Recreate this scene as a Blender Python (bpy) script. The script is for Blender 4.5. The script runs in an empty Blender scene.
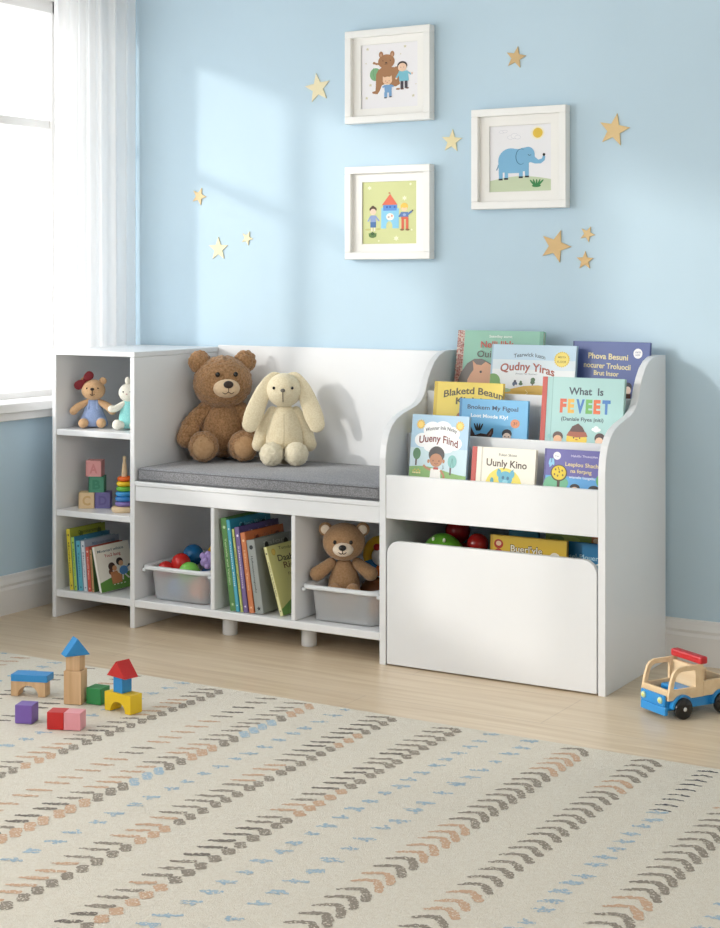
import bpy, bmesh, math, random
from mathutils import Vector, Matrix, noise, Euler
R = math.radians
sc = bpy.context.scene
COL = sc.collection
rnd = random.Random(7)

# ------------------------------------------------------------------ materials
def lin(h):
    h = h.lstrip('#'); o = []
    for i in (0, 2, 4):
        c = int(h[i:i+2], 16) / 255
        o.append(c / 12.92 if c <= .04045 else ((c + .055) / 1.055) ** 2.4)
    return (*o, 1)
_mc = {}
def M(hexc, rough=.55, **kw):
    key = (hexc, rough, tuple(sorted(kw.items())))
    if key in _mc: return _mc[key]
    m = bpy.data.materials.new('paint_' + hexc.strip('#')); m.use_nodes = True
    b = m.node_tree.nodes['Principled BSDF']
    b.inputs['Base Color'].default_value = lin(hexc); b.inputs['Roughness'].default_value = rough
    for k, v in kw.items(): b.inputs[k.replace('_', ' ')].default_value = v
    _mc[key] = m; return m
def nodes(name):
    m = bpy.data.materials.new(name); m.use_nodes = True
    nt = m.node_tree; return m, nt, nt.nodes['Principled BSDF']
def nd(nt, t, **kw):
    n = nt.nodes.new(t)
    for k, v in kw.items():
        if hasattr(n, k): setattr(n, k, v)
        else: n.inputs[k].default_value = v
    return n
def noise_mat(name, c1, c2, scale, rough=.8, bump=.0, bscale=None, stretch=(1, 1, 1), detail=4, sheen=0, dist=.002, spec=.5):
    m, nt, b = nodes(name); L = nt.links.new
    tc = nd(nt, 'ShaderNodeTexCoord'); mp = nd(nt, 'ShaderNodeMapping'); mp.inputs['Scale'].default_value = stretch
    L(tc.outputs['Object'], mp.inputs['Vector'])
    n = nd(nt, 'ShaderNodeTexNoise', Scale=scale, Detail=detail); L(mp.outputs[0], n.inputs['Vector'])
    r = nd(nt, 'ShaderNodeValToRGB'); r.color_ramp.elements[0].position = .35; r.color_ramp.elements[1].position = .65
    r.color_ramp.elements[0].color = lin(c1); r.color_ramp.elements[1].color = lin(c2)
    L(n.outputs['Fac'], r.inputs[0]); L(r.outputs[0], b.inputs['Base Color'])
    b.inputs['Roughness'].default_value = rough; b.inputs['Specular IOR Level'].default_value = spec
    if sheen: b.inputs['Sheen Weight'].default_value = sheen
    if bump:
        n2 = nd(nt, 'ShaderNodeTexNoise', Scale=bscale or scale, Detail=3); L(mp.outputs[0], n2.inputs['Vector'])
        bp = nd(nt, 'ShaderNodeBump', Strength=bump, Distance=dist); L(n2.outputs['Fac'], bp.inputs['Height']); L(bp.outputs[0], b.inputs['Normal'])
    return m

WHITE = noise_mat('white_lacquer', '#E9EBED', '#ECEEF0', 3, .28, .02, 60, spec=.4)
WALLM = noise_mat('blue_wall_paint', '#C1D9E8', '#C5DDEC', 2.5, .7, .12, 160, dist=.001, spec=.25)
TRIM = M('#E9E8E6', .4)
CEILM = M('#CFCBC4', .8)
CUSH = noise_mat('grey_woven_fabric', '#737478', '#97989C', 320, .95, .5, 500, detail=2, sheen=.2, dist=.001, spec=.2)
FRAMEW = M('#F1F1EE', .35)
MATW = M('#F5F4F0', .85)
WOOD = noise_mat('natural_wood', '#C9A276', '#DAB68C', 60, .55, .05, 80, stretch=(1, 1, .06))
WOOD2 = noise_mat('pale_birch_wood', '#E2C49A', '#ECD2AC', 50, .5, .05, 80, stretch=(.1, 1, 1))
FUR = noise_mat('curly_brown_plush', '#95704C', '#BC926A', 170, .95, .9, 230, detail=3, sheen=.35, dist=.004, spec=.1)
FURL = noise_mat('tan_plush', '#A37F5B', '#B4906C', 200, .95, .7, 300, sheen=.3, dist=.002, spec=.1)
PAD = noise_mat('beige_velour', '#B8926A', '#C39E78', 120, .95, .3, 300, sheen=.25, dist=.001, spec=.1)
MUZ = noise_mat('cream_velour', '#E0C39E', '#EACFAD', 120, .95, .3, 300, sheen=.25, dist=.001, spec=.1)
MUZ2 = noise_mat('pale_muzzle_velour', '#EBDAC4', '#F2E4D0', 120, .95, .3, 300, sheen=.25, dist=.001, spec=.1)
BUN = noise_mat('cream_rabbit_plush', '#DED0AE', '#EADFC2', 220, .95, .6, 320, sheen=.35, dist=.0015, spec=.1)
BUNF = noise_mat('pale_fluffy_plush', '#DDD3B6', '#E8DFC6', 220, .95, .8, 260, sheen=.35, dist=.0025, spec=.1)
SMB = noise_mat('light_brown_knit', '#CFA67C', '#DCB68E', 240, .95, .4, 300, sheen=.2, dist=.001, spec=.1)
SMW = noise_mat('white_knit', '#EFEBDD', '#F7F4E8', 240, .95, .4, 300, sheen=.2, dist=.001, spec=.1)
ROMP = noise_mat('blue_knit', '#8FA4CF', '#9FB3DB', 300, .95, .4, 350, sheen=.2, dist=.001, spec=.1)
TURQ = noise_mat('turquoise_knit', '#93DDDD', '#A5E8E6', 300, .95, .4, 350, sheen=.2, dist=.001, spec=.1)
BLACK = M('#15110F', .15); DKBROWN = M('#2E1F17', .3); THREAD = M('#4A3020', .8)
GLOSSR = M('#C9231F', .2)

def floor_mat():
    m, nt, b = nodes('pale_oak_planks'); L = nt.links.new
    tc = nd(nt, 'ShaderNodeTexCoord')
    mp = nd(nt, 'ShaderNodeMapping'); mp.inputs['Location'].default_value = (-.47, .05, 0); L(tc.outputs['Object'], mp.inputs['Vector'])
    br = nd(nt, 'ShaderNodeTexBrick', offset=.37, Scale=1.0); L(mp.outputs[0], br.inputs['Vector'])
    br.inputs['Brick Width'].default_value = 1.25; br.inputs['Row Height'].default_value = .235
    br.inputs['Mortar Size'].default_value = .0013; br.inputs['Mortar Smooth'].default_value = .3
    br.inputs['Color1'].default_value = lin('#DAC6A4'); br.inputs['Color2'].default_value = lin('#CEB896'); br.inputs['Mortar'].default_value = lin('#9A8266')
    mp2 = nd(nt, 'ShaderNodeMapping'); mp2.inputs['Scale'].default_value = (1.3, 22, 1); L(tc.outputs['Object'], mp2.inputs['Vector'])
    n = nd(nt, 'ShaderNodeTexNoise', Scale=2.2, Detail=8, Distortion=.6); L(mp2.outputs[0], n.inputs['Vector'])
    r = nd(nt, 'ShaderNodeValToRGB'); r.color_ramp.elements[0].position = .3; r.color_ramp.elements[1].position = .72
    r.color_ramp.elements[0].color = lin('#CFB799'); r.color_ramp.elements[1].color = lin('#EEDDC5')
    L(n.outputs['Fac'], r.inputs[0])
    mx = nd(nt, 'ShaderNodeMix', data_type='RGBA', blend_type='MIX'); mx.inputs[0].default_value = .62
    L(br.outputs['Color'], mx.inputs[6]); L(r.outputs[0], mx.inputs[7]); L(mx.outputs[2], b.inputs['Base Color'])
    b.inputs['Roughness'].default_value = .3; b.inputs['Specular IOR Level'].default_value = .45
    bp = nd(nt, 'ShaderNodeBump', Strength=.08, Distance=.001); L(n.outputs['Fac'], bp.inputs['Height']); L(bp.outputs[0], b.inputs['Normal'])
    return m
def rug_mark_mat(name, c, k=.52):
    m, nt, b = nodes(name); L = nt.links.new
    tc = nd(nt, 'ShaderNodeTexCoord')
    n = nd(nt, 'ShaderNodeTexNoise', Scale=260, Detail=2); L(tc.outputs['Object'], n.inputs['Vector'])
    r = nd(nt, 'ShaderNodeValToRGB'); r.color_ramp.interpolation = 'LINEAR'
    r.color_ramp.elements[0].position = k - .03; r.color_ramp.elements[1].position = k + .05
    r.color_ramp.elements[0].color = lin(c); r.color_ramp.elements[1].color = lin('#E0D8C8')
    L(n.outputs['Fac'], r.inputs[0]); L(r.outputs[0], b.inputs['Base Color']); b.inputs['Roughness'].default_value = .95
    b.inputs['Specular IOR Level'].default_value = .1
    return m
def curtain_mat():
    m = bpy.data.materials.new('sheer_white_voile'); m.use_nodes = True; nt = m.node_tree; L = nt.links.new
    for n in list(nt.nodes): nt.nodes.remove(n)
    o = nd(nt, 'ShaderNodeOutputMaterial'); d = nd(nt, 'ShaderNodeBsdfDiffuse'); t = nd(nt, 'ShaderNodeBsdfTranslucent'); p = nd(nt, 'ShaderNodeBsdfTransparent')
    d.inputs[0].default_value = (.97, .97, .97, 1); t.inputs[0].default_value = (.97, .97, .97, 1)
    a = nd(nt, 'ShaderNodeMixShader'); a.inputs[0].default_value = .4; L(d.outputs[0], a.inputs[1]); L(t.outputs[0], a.inputs[2])
    c = nd(nt, 'ShaderNodeMixShader'); c.inputs[0].default_value = .12; L(a.outputs[0], c.inputs[1]); L(p.outputs[0], c.inputs[2])
    L(c.outputs[0], o.inputs[0]); return m
def glass_mat():
    m = bpy.data.materials.new('window_glass'); m.use_nodes = True; nt = m.node_tree; L = nt.links.new
    for n in list(nt.nodes): nt.nodes.remove(n)
    o = nd(nt, 'ShaderNodeOutputMaterial'); g = nd(nt, 'ShaderNodeBsdfGlossy'); p = nd(nt, 'ShaderNodeBsdfTransparent')
    g.inputs['Roughness'].default_value = .02; a = nd(nt, 'ShaderNodeMixShader'); a.inputs[0].default_value = .04; L(p.outputs[0], a.inputs[1]); L(g.outputs[0], a.inputs[2]); L(a.outputs[0], o.inputs[0]); return m
def bin_mat():
    m = bpy.data.materials.new('frosted_clear_plastic'); m.use_nodes = True; nt = m.node_tree; L = nt.links.new
    for n in list(nt.nodes): nt.nodes.remove(n)
    o = nd(nt, 'ShaderNodeOutputMaterial'); gd = nd(nt, 'ShaderNodeBsdfPrincipled'); gt_ = nd(nt, 'ShaderNodeBsdfTranslucent'); g = nd(nt, 'ShaderNodeMixShader'); g.inputs[0].default_value = .35; L(gd.outputs[0], g.inputs[1]); L(gt_.outputs[0], g.inputs[2]); gt_.inputs[0].default_value = (.97, .98, .99, 1); p = nd(nt, 'ShaderNodeBsdfRefraction'); p.inputs['IOR'].default_value = 1.08; p.inputs['Roughness'].default_value = .3
    p.inputs[0].default_value = (.96, .97, .98, 1)
    gd.inputs['Base Color'].default_value = lin('#F8FAFB'); gd.inputs['Roughness'].default_value = .35
    tr = nd(nt, 'ShaderNodeBsdfTransparent')
    a = nd(nt, 'ShaderNodeMixShader'); a.inputs[0].default_value = .58; L(g.outputs[0], a.inputs[1]); L(p.outputs[0], a.inputs[2])
    a2 = nd(nt, 'ShaderNodeMixShader'); a2.inputs[0].default_value = .16; L(a.outputs[0], a2.inputs[1]); L(tr.outputs[0], a2.inputs[2])
    L(a2.outputs[0], o.inputs[0]); return m

# ------------------------------------------------------------------ mesh builder
class MB:
    def __init__(s): s.v = []; s.f = []; s.m = []; s.sm = []; s.mats = []; s.T = Matrix.Identity(4)
    def slot(s, m):
        if m not in s.mats: s.mats.append(m)
        return s.mats.index(m)
    def add(s, vs, fs, m, smooth=False):
        k = len(s.v); i = s.slot(m)
        s.v += [s.T @ Vector(p) for p in vs]
        for f in fs: s.f.append([k + q for q in f]); s.m.append(i); s.sm.append(smooth)
        return s
    def add_bm(s, bm, m, smooth=False):
        bm.verts.index_update()
        s.add([v.co.copy() for v in bm.verts], [[v.index for v in f.verts] for f in bm.faces], m, smooth); bm.free(); return s
    def box(s, x0, x1, y0, y1, z0, z1, m, bev=.0, seg=1, smooth=False):
        bm = bmesh.new(); r = bmesh.ops.create_cube(bm, size=1)
        for v in bm.verts: v.co = Vector(((x0+x1)/2 + v.co.x*(x1-x0), (y0+y1)/2 + v.co.y*(y1-y0), (z0+z1)/2 + v.co.z*(z1-z0)))
        if bev: bmesh.ops.bevel(bm, geom=bm.edges[:], offset=bev, segments=seg, profile=.5, affect='EDGES')
        return s.add_bm(bm, m, smooth)
    def prism(s, pts, a0, a1, axis, m, bev=0, seg=1):
        """pts 2D outline extruded along axis: 'x' uses (y,z), 'y' uses (x,z), 'z' uses (x,y)"""
        bm = bmesh.new()
        def P(p, a): return {'x': (a, p[0], p[1]), 'y': (p[0], a, p[1]), 'z': (p[0], p[1], a)}[axis]
        lo = [bm.verts.new(P(p, a0)) for p in pts]; hi = [bm.verts.new(P(p, a1)) for p in pts]
        bm.faces.new(lo); bm.faces.new(hi[::-1]); n = len(pts)
        for i in range(n): bm.faces.new((lo[i], hi[i], hi[(i+1) % n], lo[(i+1) % n]))
        bmesh.ops.recalc_face_normals(bm, faces=bm.faces[:])
        if bev: bmesh.ops.bevel(bm, geom=[e for e in bm.edges if e.calc_face_angle(0) > .6], offset=bev, segments=seg, profile=.5, affect='EDGES')
        return s.add_bm(bm, m)
    def lathe(s, prof, m, n=32, c=(0, 0, 0), axis='z', smooth=True, half=None):
        vs = []; fs = []
        for (r, h) in prof:
            for k in range(n):
                a = 2*math.pi*k/n; x, y = r*math.cos(a), r*math.sin(a)
                p = {'z': (x, y, h), 'x': (h, x, y), 'y': (x, h, y)}[axis]
                vs.append((p[0]+c[0], p[1]+c[1], p[2]+c[2]))
        for j in range(len(prof)-1):
            for k in range(n): fs.append((j*n+k, j*n+(k+1) % n, (j+1)*n+(k+1) % n, (j+1)*n+k))
        if prof[0][0] > 1e-6: fs.append(tuple(range(n))[::-1])
        if prof[-1][0] > 1e-6: fs.append(tuple((len(prof)-1)*n+k for k in range(n)))
        return s.add(vs, fs, m, smooth)
    def ell(s, c, r, m, rot=None, n=32, k=20, fuzz=0, freq=60, shape=None):
        if not isinstance(r, (tuple, list)): r = (r, r, r)
        vs = []; fs = []; Rm = Euler([R(a) for a in rot]).to_matrix() if rot else Matrix.Identity(3)
        for j in range(k+1):
            t = math.pi*j/k
            for i in range(n):
                a = 2*math.pi*i/n; d = Vector((math.sin(t)*math.cos(a), math.sin(t)*math.sin(a), -math.cos(t)))
                if shape: d = shape(d)
                p = Vector((d.x*r[0], d.y*r[1], d.z*r[2]))
                if fuzz: p += d * fuzz * noise.noise(p*freq + Vector(c)*31)
                vs.append(tuple(Vector(c) + Rm @ p))
        for j in range(k):
            for i in range(n): fs.append((j*n+i, j*n+(i+1) % n, (j+1)*n+(i+1) % n, (j+1)*n+i))
        return s.add(vs, fs, m, True)
    def sweep(s, pts, rad, m, n=20, steps=8, flat=(1, 1), caps=True, up=(0, 0, 1), fuzz=0, freq=60):
        """tapering rounded limb through pts; flat squashes the section"""
        P = [Vector(p) for p in pts]; Q = []; RR = []
        def cr(a, b, c, d, t): return .5*((2*b)+(c-a)*t+(2*a-5*b+4*c-d)*t*t+(3*b-a-3*c+d)*t**3)
        N = len(P)
        for i in range(N-1):
            for q in range(steps):
                t = q/steps; a, b, c, d = P[max(i-1, 0)], P[i], P[i+1], P[min(i+2, N-1)]
                Q.append(cr(a, b, c, d, t)); ra = rad[max(i-1, 0)], rad[i], rad[i+1], rad[min(i+2, N-1)]
                RR.append(max(1e-5, cr(*ra, t)))
        Q.append(P[-1]); RR.append(rad[-1])
        if caps:
            h = []; d0 = (Q[0]-Q[1]).normalized(); d1 = (Q[-1]-Q[-2]).normalized(); K = 6
            A = [(Q[0]+d0*RR[0]*math.sin(math.pi/2*(K-i)/K)*.98, RR[0]*max(.001, math.cos(math.pi/2*(K-i)/K))) for i in range(K)]
            B = [(Q[-1]+d1*RR[-1]*math.sin(math.pi/2*(i+1)/K)*.98, RR[-1]*max(.001, math.cos(math.pi/2*(i+1)/K))) for i in range(K)]
            Q = [a for a, _ in A]+Q+[b for b, _ in B]; RR = [a for _, a in A]+RR+[b for _, b in B]
        vs = []; fs = []; U = Vector(up)
        for i, q in enumerate(Q):
            d = (Q[min(i+1, len(Q)-1)]-Q[max(i-1, 0)]).normalized()
            x = d.cross(U)
            if x.length < 1e-3: x = d.cross(Vector((0, 1, 0)))
            x.normalize(); y = x.cross(d).normalized()
            for k in range(n):
                a = 2*math.pi*k/n; dd = x*math.cos(a)*flat[0]+y*math.sin(a)*flat[1]; p = q+dd*RR[i]
                if fuzz: p = p + dd*fuzz*noise.noise(p*freq)
                vs.append(tuple(p))
        for j in range(len(Q)-1):
            for k in range(n): fs.append((j*n+k, j*n+(k+1) % n, (j+1)*n+(k+1) % n, (j+1)*n+k))
        fs.append(tuple(range(n))[::-1]); fs.append(tuple((len(Q)-1)*n+k for k in range(n)))
        return s.add(vs, fs, m, True)
    def torus(s, c, R0, r, m, axis='z', n=40, k=14, a0=0, a1=360):
        vs = []; fs = []; full = (a1-a0 == 360); cnt = n if full else n+1
        for i in range(cnt):
            a = R(a0+(a1-a0)*i/n)
            for j in range(k):
                b = 2*math.pi*j/k; x = (R0+r*math.cos(b))*math.cos(a); y = (R0+r*math.cos(b))*math.sin(a); z = r*math.sin(b)
                p = {'z': (x, y, z), 'y': (x, z, y), 'x': (z, x, y)}[axis]; vs.append(tuple(Vector(p)+Vector(c)))
        for i in range(n if full else n):
            for j in range(k):
                i2 = (i+1) % cnt; fs.append((i*k+j, i2*k+j, i2*k+(j+1) % k, i*k+(j+1) % k))
        if not full: fs.append(tuple(range(k))); fs.append(tuple(n*k+j for j in range(k)))
        return s.add(vs, fs, m, True)
    def build(s, name, parent=None, loc=None, rot=None):
        me = bpy.data.meshes.new(name); me.from_pydata([tuple(v) for v in s.v], [], s.f)
        for m in s.mats: me.materials.append(m)
        me.polygons.foreach_set('material_index', s.m); me.polygons.foreach_set('use_smooth', s.sm)
        bm = bmesh.new(); bm.from_mesh(me); bmesh.ops.recalc_face_normals(bm, faces=bm.faces[:]); bm.to_mesh(me); bm.free()
        me.update(); o = bpy.data.objects.new(name, me); COL.objects.link(o)
        if parent: o.parent = parent
        if loc: o.location = loc
        if rot: o.rotation_euler = rot
        return o
def empty(name, loc=(0, 0, 0), rot=(0, 0, 0), parent=None):
    o = bpy.data.objects.new(name, None); o.empty_display_size = .05; COL.objects.link(o); o.location = loc; o.rotation_euler = rot
    if parent: o.parent = parent
    return o
def tag(o, label=None, cat=None, group=None, kind=None):
    if label: o['label'] = label
    if cat: o['category'] = cat
    if group: o['group'] = group
    if kind: o['kind'] = kind
    return o
def copy_tree(o, parent=None):
    c = o.copy(); COL.objects.link(c)
    if parent: c.parent = parent
    for ch in [x for x in bpy.data.objects if x.parent == o]: copy_tree(ch, c)
    return c

# ------------------------------------------------------------------ flat printed artwork
_txt = {}
def text_geo(s, bold):
    if (s, bold) in _txt: return _txt[(s, bold)]
    cu = bpy.data.curves.new('t', 'FONT'); cu.body = s; cu.resolution_u = 3; cu.offset = bold
    o = bpy.data.objects.new('t', cu); COL.objects.link(o)
    me = bpy.data.meshes.new_from_object(o.evaluated_get(bpy.context.evaluated_depsgraph_get()))
    vs = [(v.co.x, v.co.y) for v in me.vertices]; fs = [list(p.vertices) for p in me.polygons]
    bpy.data.objects.remove(o); bpy.data.curves.remove(cu); bpy.data.meshes.remove(me)
    x0 = min(v[0] for v in vs); x1 = max(v[0] for v in vs)
    _txt[(s, bold)] = ([((a-x0)/(x1-x0), b) for a, b in vs], fs); return _txt[(s, bold)]
class Art:
    """flat shapes printed on a surface, coordinates in picture units: x right, y down, (ox,oy) = top-left, kx,ky metres per unit"""
    def __init__(s, w, h, ox=0, oy=0, kx=1, ky=None, x0=0, rough=.35):
        s.w, s.h, s.ox, s.oy, s.kx, s.ky = w, h, ox, oy, kx, ky or kx; s.mb = MB(); s.d = 0; s.r = rough
    def P(s, x, y):
        u = min(max((x-s.ox)*s.kx, .0006), s.w-.0006); v = min(max(s.h-(y-s.oy)*s.ky, .0006), s.h-.0006); return u, v
    def col(s, c): return M(c, s.r) if isinstance(c, str) else c
    def poly(s, pts, c):
        s.d += .000025; s.mb.add([(u, -s.d, v) for u, v in (s.P(*p) for p in pts)], [list(range(len(pts)))], s.col(c)); return s
    def rect(s, x0, y0, x1, y1, c): return s.poly([(x0, y0), (x1, y0), (x1, y1), (x0, y1)], c)
    def ell(s, x, y, rx, ry, c, a0=0, a1=360, rot=0, n=28):
        pts = []
        for i in range(n + (a1-a0 < 360)):
            a = R(a0+(a1-a0)*i/n); dx, dy = rx*math.cos(a), -ry*math.sin(a); q = R(rot)
            pts.append((x+dx*math.cos(q)-dy*math.sin(q), y+dx*math.sin(q)+dy*math.cos(q)))
        return s.poly(pts, c)
    def line(s, pts, wd, c):
        for (a, b), (p, q) in zip(pts, pts[1:]):
            L = math.hypot(p-a, q-b) or 1; nx, ny = -(q-b)/L*wd/2, (p-a)/L*wd/2
            s.poly([(a+nx, b+ny), (p+nx, q+ny), (p-nx, q-ny), (a-nx, b-ny)], c)
        return s
    def text(s, t, x0, x1, y, hgt, c, bold=.008, bend=0, slope=0):
        """y = baseline, hgt = cap height in picture units"""
        vs, fs = text_geo(t, bold); s.d += .000035; out = []
        for a, b in vs:
            X = x0+a*(x1-x0); Y = y-b*hgt/.7+bend*((2*a-1)**2-1)*-1*-1+slope*a
            u, v = s.P(X, Y); out.append((u, -s.d, v))
        s.mb.add(out, fs, s.col(c)); return s
    def star(s, x, y, r, c, pts=5, inner=.45, rot=0):
        return s.poly([(x+(r if i % 2 == 0 else r*inner)*math.sin(math.pi*i/pts+rot), y-(r if i % 2 == 0 else r*inner)*math.cos(math.pi*i/pts+rot)) for i in range(2*pts)], c)

# ------------------------------------------------------------------ camera
cd = bpy.data.cameras.new('camera'); cam = bpy.data.objects.new('camera', cd); COL.objects.link(cam); sc.camera = cam
cam.location = (3.217, -3.58, 1.013); cam.rotation_euler = (R(90), 0, .54)
cd.sensor_fit = 'VERTICAL'; cd.sensor_height = 24; cd.lens = 1583.4/928*24; cd.shift_y = -(464-277.2)/928; cd.clip_start = .05

# ------------------------------------------------------------------ room shell
WX, WY, RX, FY, CZ = -.15, .43, 4.3, -4.6, 2.5
def struct(name, mb): return tag(mb.build(name), kind='structure')
struct('floor', MB().box(WX-.2, RX+.1, FY, WY+.15, -.1, 0, floor_mat()))
struct('ceiling', MB().box(WX-.2, RX+.1, FY, WY+.15, CZ, CZ+.1, CEILM))
struct('wall_back', MB().box(WX-.2, RX+.1, WY, WY+.15, 0, CZ, WALLM))
RW = M('#DAD6CE', .7); wr = MB()
for a, b, c, d in ((FY, -3.3, 0, CZ), (-1.3, WY, 0, CZ), (-3.3, -1.3, 0, .9), (-3.3, -1.3, 2.1, CZ)): wr.box(RX, RX+.1, a, b, c, d, RW)
struct('wall_right', wr)  # unseen wall, with an opening left for the added window
w3 = MB()
for a, b, c, d in ((-3.3, -3.25, .9, 2.1), (-1.35, -1.3, .9, 2.1), (-2.33, -2.27, .95, 2.05), (-3.3, -1.3, .9, .95), (-3.3, -1.3, 2.05, 2.1)): w3.box(RX+.02, RX+.07, a, b, c, d, TRIM, .003)
w3 = struct('added_window_right', w3); MB().box(RX+.042, RX+.048, -3.26, -1.34, .94, 2.06, glass_mat()).build('glass_pane', w3)  # unseen window added so fill light reaches the cabinet sides
A0, A1, B0, B1, Z0, Z1 = -1.22, .30, -3.2, -1.60, .612, 1.90      # openings in the left wall: A the corner window, B added for soft light
wl = MB()
for y0, y1, z0, z1 in ((A1, WY, 0, CZ), (A0, A1, 0, Z0), (A0, A1, Z1, CZ), (B1, A0, 0, CZ), (B0, B1, 0, Z0), (B0, B1, Z1+.15, CZ), (FY, B0, 0, CZ)):
    wl.box(WX-.18, WX, y0, y1, z0, z1, WALLM)
struct('wall_left', wl)
struct('light_block_wall', MB().box(1.25, RX+.1, FY-.1, FY, 0, CZ, M('#88837C', .7)))  # unseen partial wall added to block light from the front right, dark against bounce
def window(name, y0, y1, z1, ymul, ztr):
    w = MB(); x0, x1 = WX-.13, WX-.08
    for a, b, c, d in ((y0, y1, Z0, Z0+.045), (y0, y1, z1-.045, z1), (y0, y0+.045, Z0, z1), (y1-.045, y1, Z0, z1)): w.box(x0, x1, a, b, c, d, TRIM, .003)
    w.box(x0+.005, x1-.005, ymul-.03, ymul+.03, Z0+.045, z1-.045, TRIM, .003)
    for a, b in ((y0+.045, ymul-.03), (ymul+.03, y1-.045)): w.box(x0+.01, x1-.01, a, b, ztr-.014, ztr+.014, TRIM, .002)
    for a, b, c, d in ((y0, y0+.006, Z0, z1), (y1-.006, y1, Z0, z1), (y0, y1, z1-.006, z1), (y0, y1, Z0, Z0+.006)): w.box(WX-.179, WX, a, b, c, d, TRIM)
    # casing round the opening
    for a, b, c, d in ((y0-.06, y0, Z0, z1+.06), (y1, y1+.06, Z0, z1+.06), (y0, y1, z1, z1+.06)): w.box(WX, WX+.012, a, b, c, d, TRIM, .003)
    o = struct(name, w)
    tag(MB().box(x0+.02, x0+.026, y0+.04, y1-.04, Z0+.04, z1-.04, glass_mat()).build('glass_pane', o))
    tag(MB().box(WX-.08, WX+.05, y0-.08, y1+.08, Z0-.005, Z0+.024, TRIM, .003).box(WX, WX+.03, y0-.06, y1+.06, Z0-.03, Z0-.005, TRIM, .002).build('window_sill', o))
window('window_1', A0, A1, Z1, -.58, 1.50)
window('added_window_left', B0, B1, Z1+.15, -2.3, 1.50)  # unseen window added to bring soft light in from the left
def baseboard(name, T, L):
    prof = [(0, 0), (.016, 0), (.016, .074), (.012, .082), (.014, .09), (.008, .104), (.006, .114), (0, .116)]
    m = MB(); m.T = T; m.prism(prof, 0, L, 'x', TRIM); struct(name, m)
baseboard('baseboard_back', Matrix.Translation((WX+.016, WY, 0)) @ Matrix.Rotation(0, 4, 'Z') @ Matrix.Scale(-1, 4, (0, 1, 0)), RX-WX-.016)
baseboard('baseboard_left', Matrix.Translation((WX, WY, 0)) @ Matrix.Rotation(R(-90), 4, 'Z'), WY-FY)

# curtain hanging from the ceiling track beside the window
def curtain():
    vs = []; fs = []; NU, NV = 260, 60
    for j in range(NV+1):
        t = j/NV; z = CZ-.03-t*(CZ-.05)
        for i in range(NU+1):
            u = i/NU; y = .085+u*.336+.004*math.sin(9*u+3*t); ph = 2*math.pi*(7.2*u+.35*math.sin(3.1*u)+.05*math.sin(2.5*t+4*u))
            amp = (.012+.005*math.sin(11*u))*(.75+.35*t)
            x = -.080+.052*u+amp*math.sin(ph)+.004*math.sin(2.3*ph+2*t)
            vs.append((x+.006*t, y+.008*math.cos(ph)*t, z))
    for j in range(NV):
        for i in range(NU): a = j*(NU+1)+i; fs.append((a, a+1, a+NU+2, a+NU+1))
    c = MB().add(vs, fs, curtain_mat(), True).build('sheer_curtain')
    tag(c, 'long sheer white curtain hanging in soft folds in the corner by the window', 'curtain')
    #c2 = tag(copy_tree(c), 'second sheer white curtain on the far side of the window', 'curtain'); c2.location = (0, -1.62, 0); c2.scale = (1, 1.9, 1)
    tk = tag(MB().box(WX+.03, WX+.11, -.05, .425, CZ-.032, CZ, TRIM, .003).build('curtain_track', c))
curtain()

# ------------------------------------------------------------------ light
w = bpy.data.worlds.new('sky'); sc.world = w; w.use_nodes = True
bg = w.node_tree.nodes['Background']; bg.inputs[0].default_value = (.965, .98, 1, 1); bg.inputs[1].default_value = 2.0
sd = bpy.data.lights.new('sun', 'SUN'); sd.energy = 1.05; sd.angle = R(3.2); sd.color = (1, .95, .88)
so = bpy.data.objects.new('sun', sd); COL.objects.link(so)
so.rotation_euler = Vector((.85, 1.0, -.315)).to_track_quat('-Z', 'Y').to_euler(); so.location = (-3, -2, 3)
def area(name, loc, d, sx, sy, e, c=(1, 1, 1)):
    l = bpy.data.lights.new(name, 'AREA'); l.shape = 'RECTANGLE'; l.size = sx; l.size_y = sy; l.energy = e; l.color = c
    o = bpy.data.objects.new(name, l); COL.objects.link(o); o.location = loc; o.rotation_euler = Vector(d).to_track_quat('-Z', 'Z').to_euler(); return o
area('daylight_fill', (RX+.2, -2.3, 1.5), (-1, .1, -.1), 1.9, 1.1, 17, (1, .99, .97))  # fill lamp added outside the added right window, lifts the cabinet sides
area('daylight_fill', (WX-.25, (B0+B1)/2, 1.34), (1, .15, -.12), 1.5, 1.35, 34, (1, .98, .95))  # soft fill lamp added outside the added left window
area('daylight_fill', (WX-.25, (A0+A1)/2, 1.26), (1, .1, -.1), 1.2, 1.2, 6, (.96, .98, 1))

sc.view_settings.view_transform = 'Standard'; sc.view_settings.look = 'None'; sc.view_settings.gamma = 1; sc.view_settings.use_curve_mapping = False
sc.view_settings.exposure = 0.3

# ------------------------------------------------------------------ storage bench with tower and book rack
H = .797; HR = .808; D = .418; X1, X2, X3 = .313, 1.130, 1.761
B = .0016
unit = tag(empty('storage_bench', (0, 0, 0)), 'long white storage bench joined to a cubby tower and a tiered book rack', 'storage bench')
def pt(name, mb, parent, label=None): o = mb.build(name, parent); return tag(o, label) if label else o
tower = pt('cubby_tower', MB().box(.015, X1-.017, .408, D, .062, H-.015, WHITE), unit, 'white tower of three open cubbies')
pt('side_panel', MB().box(0, .015, 0, D, 0, H-.0155, WHITE, B), tower)
pt('side_panel', MB().box(X1-.017, X1, 0, D, 0, H-.0155, WHITE, B), tower)
pt('top_board', MB().box(-.001, X1+.001, -.001, D+.001, H-.015, H, WHITE, B), tower)
for a, b in ((.543, .561), (.303, .321), (.062, .083)): pt('shelf', MB().box(.0152, X1-.0172, .002, .4075, a, b, WHITE, B), tower)
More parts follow.
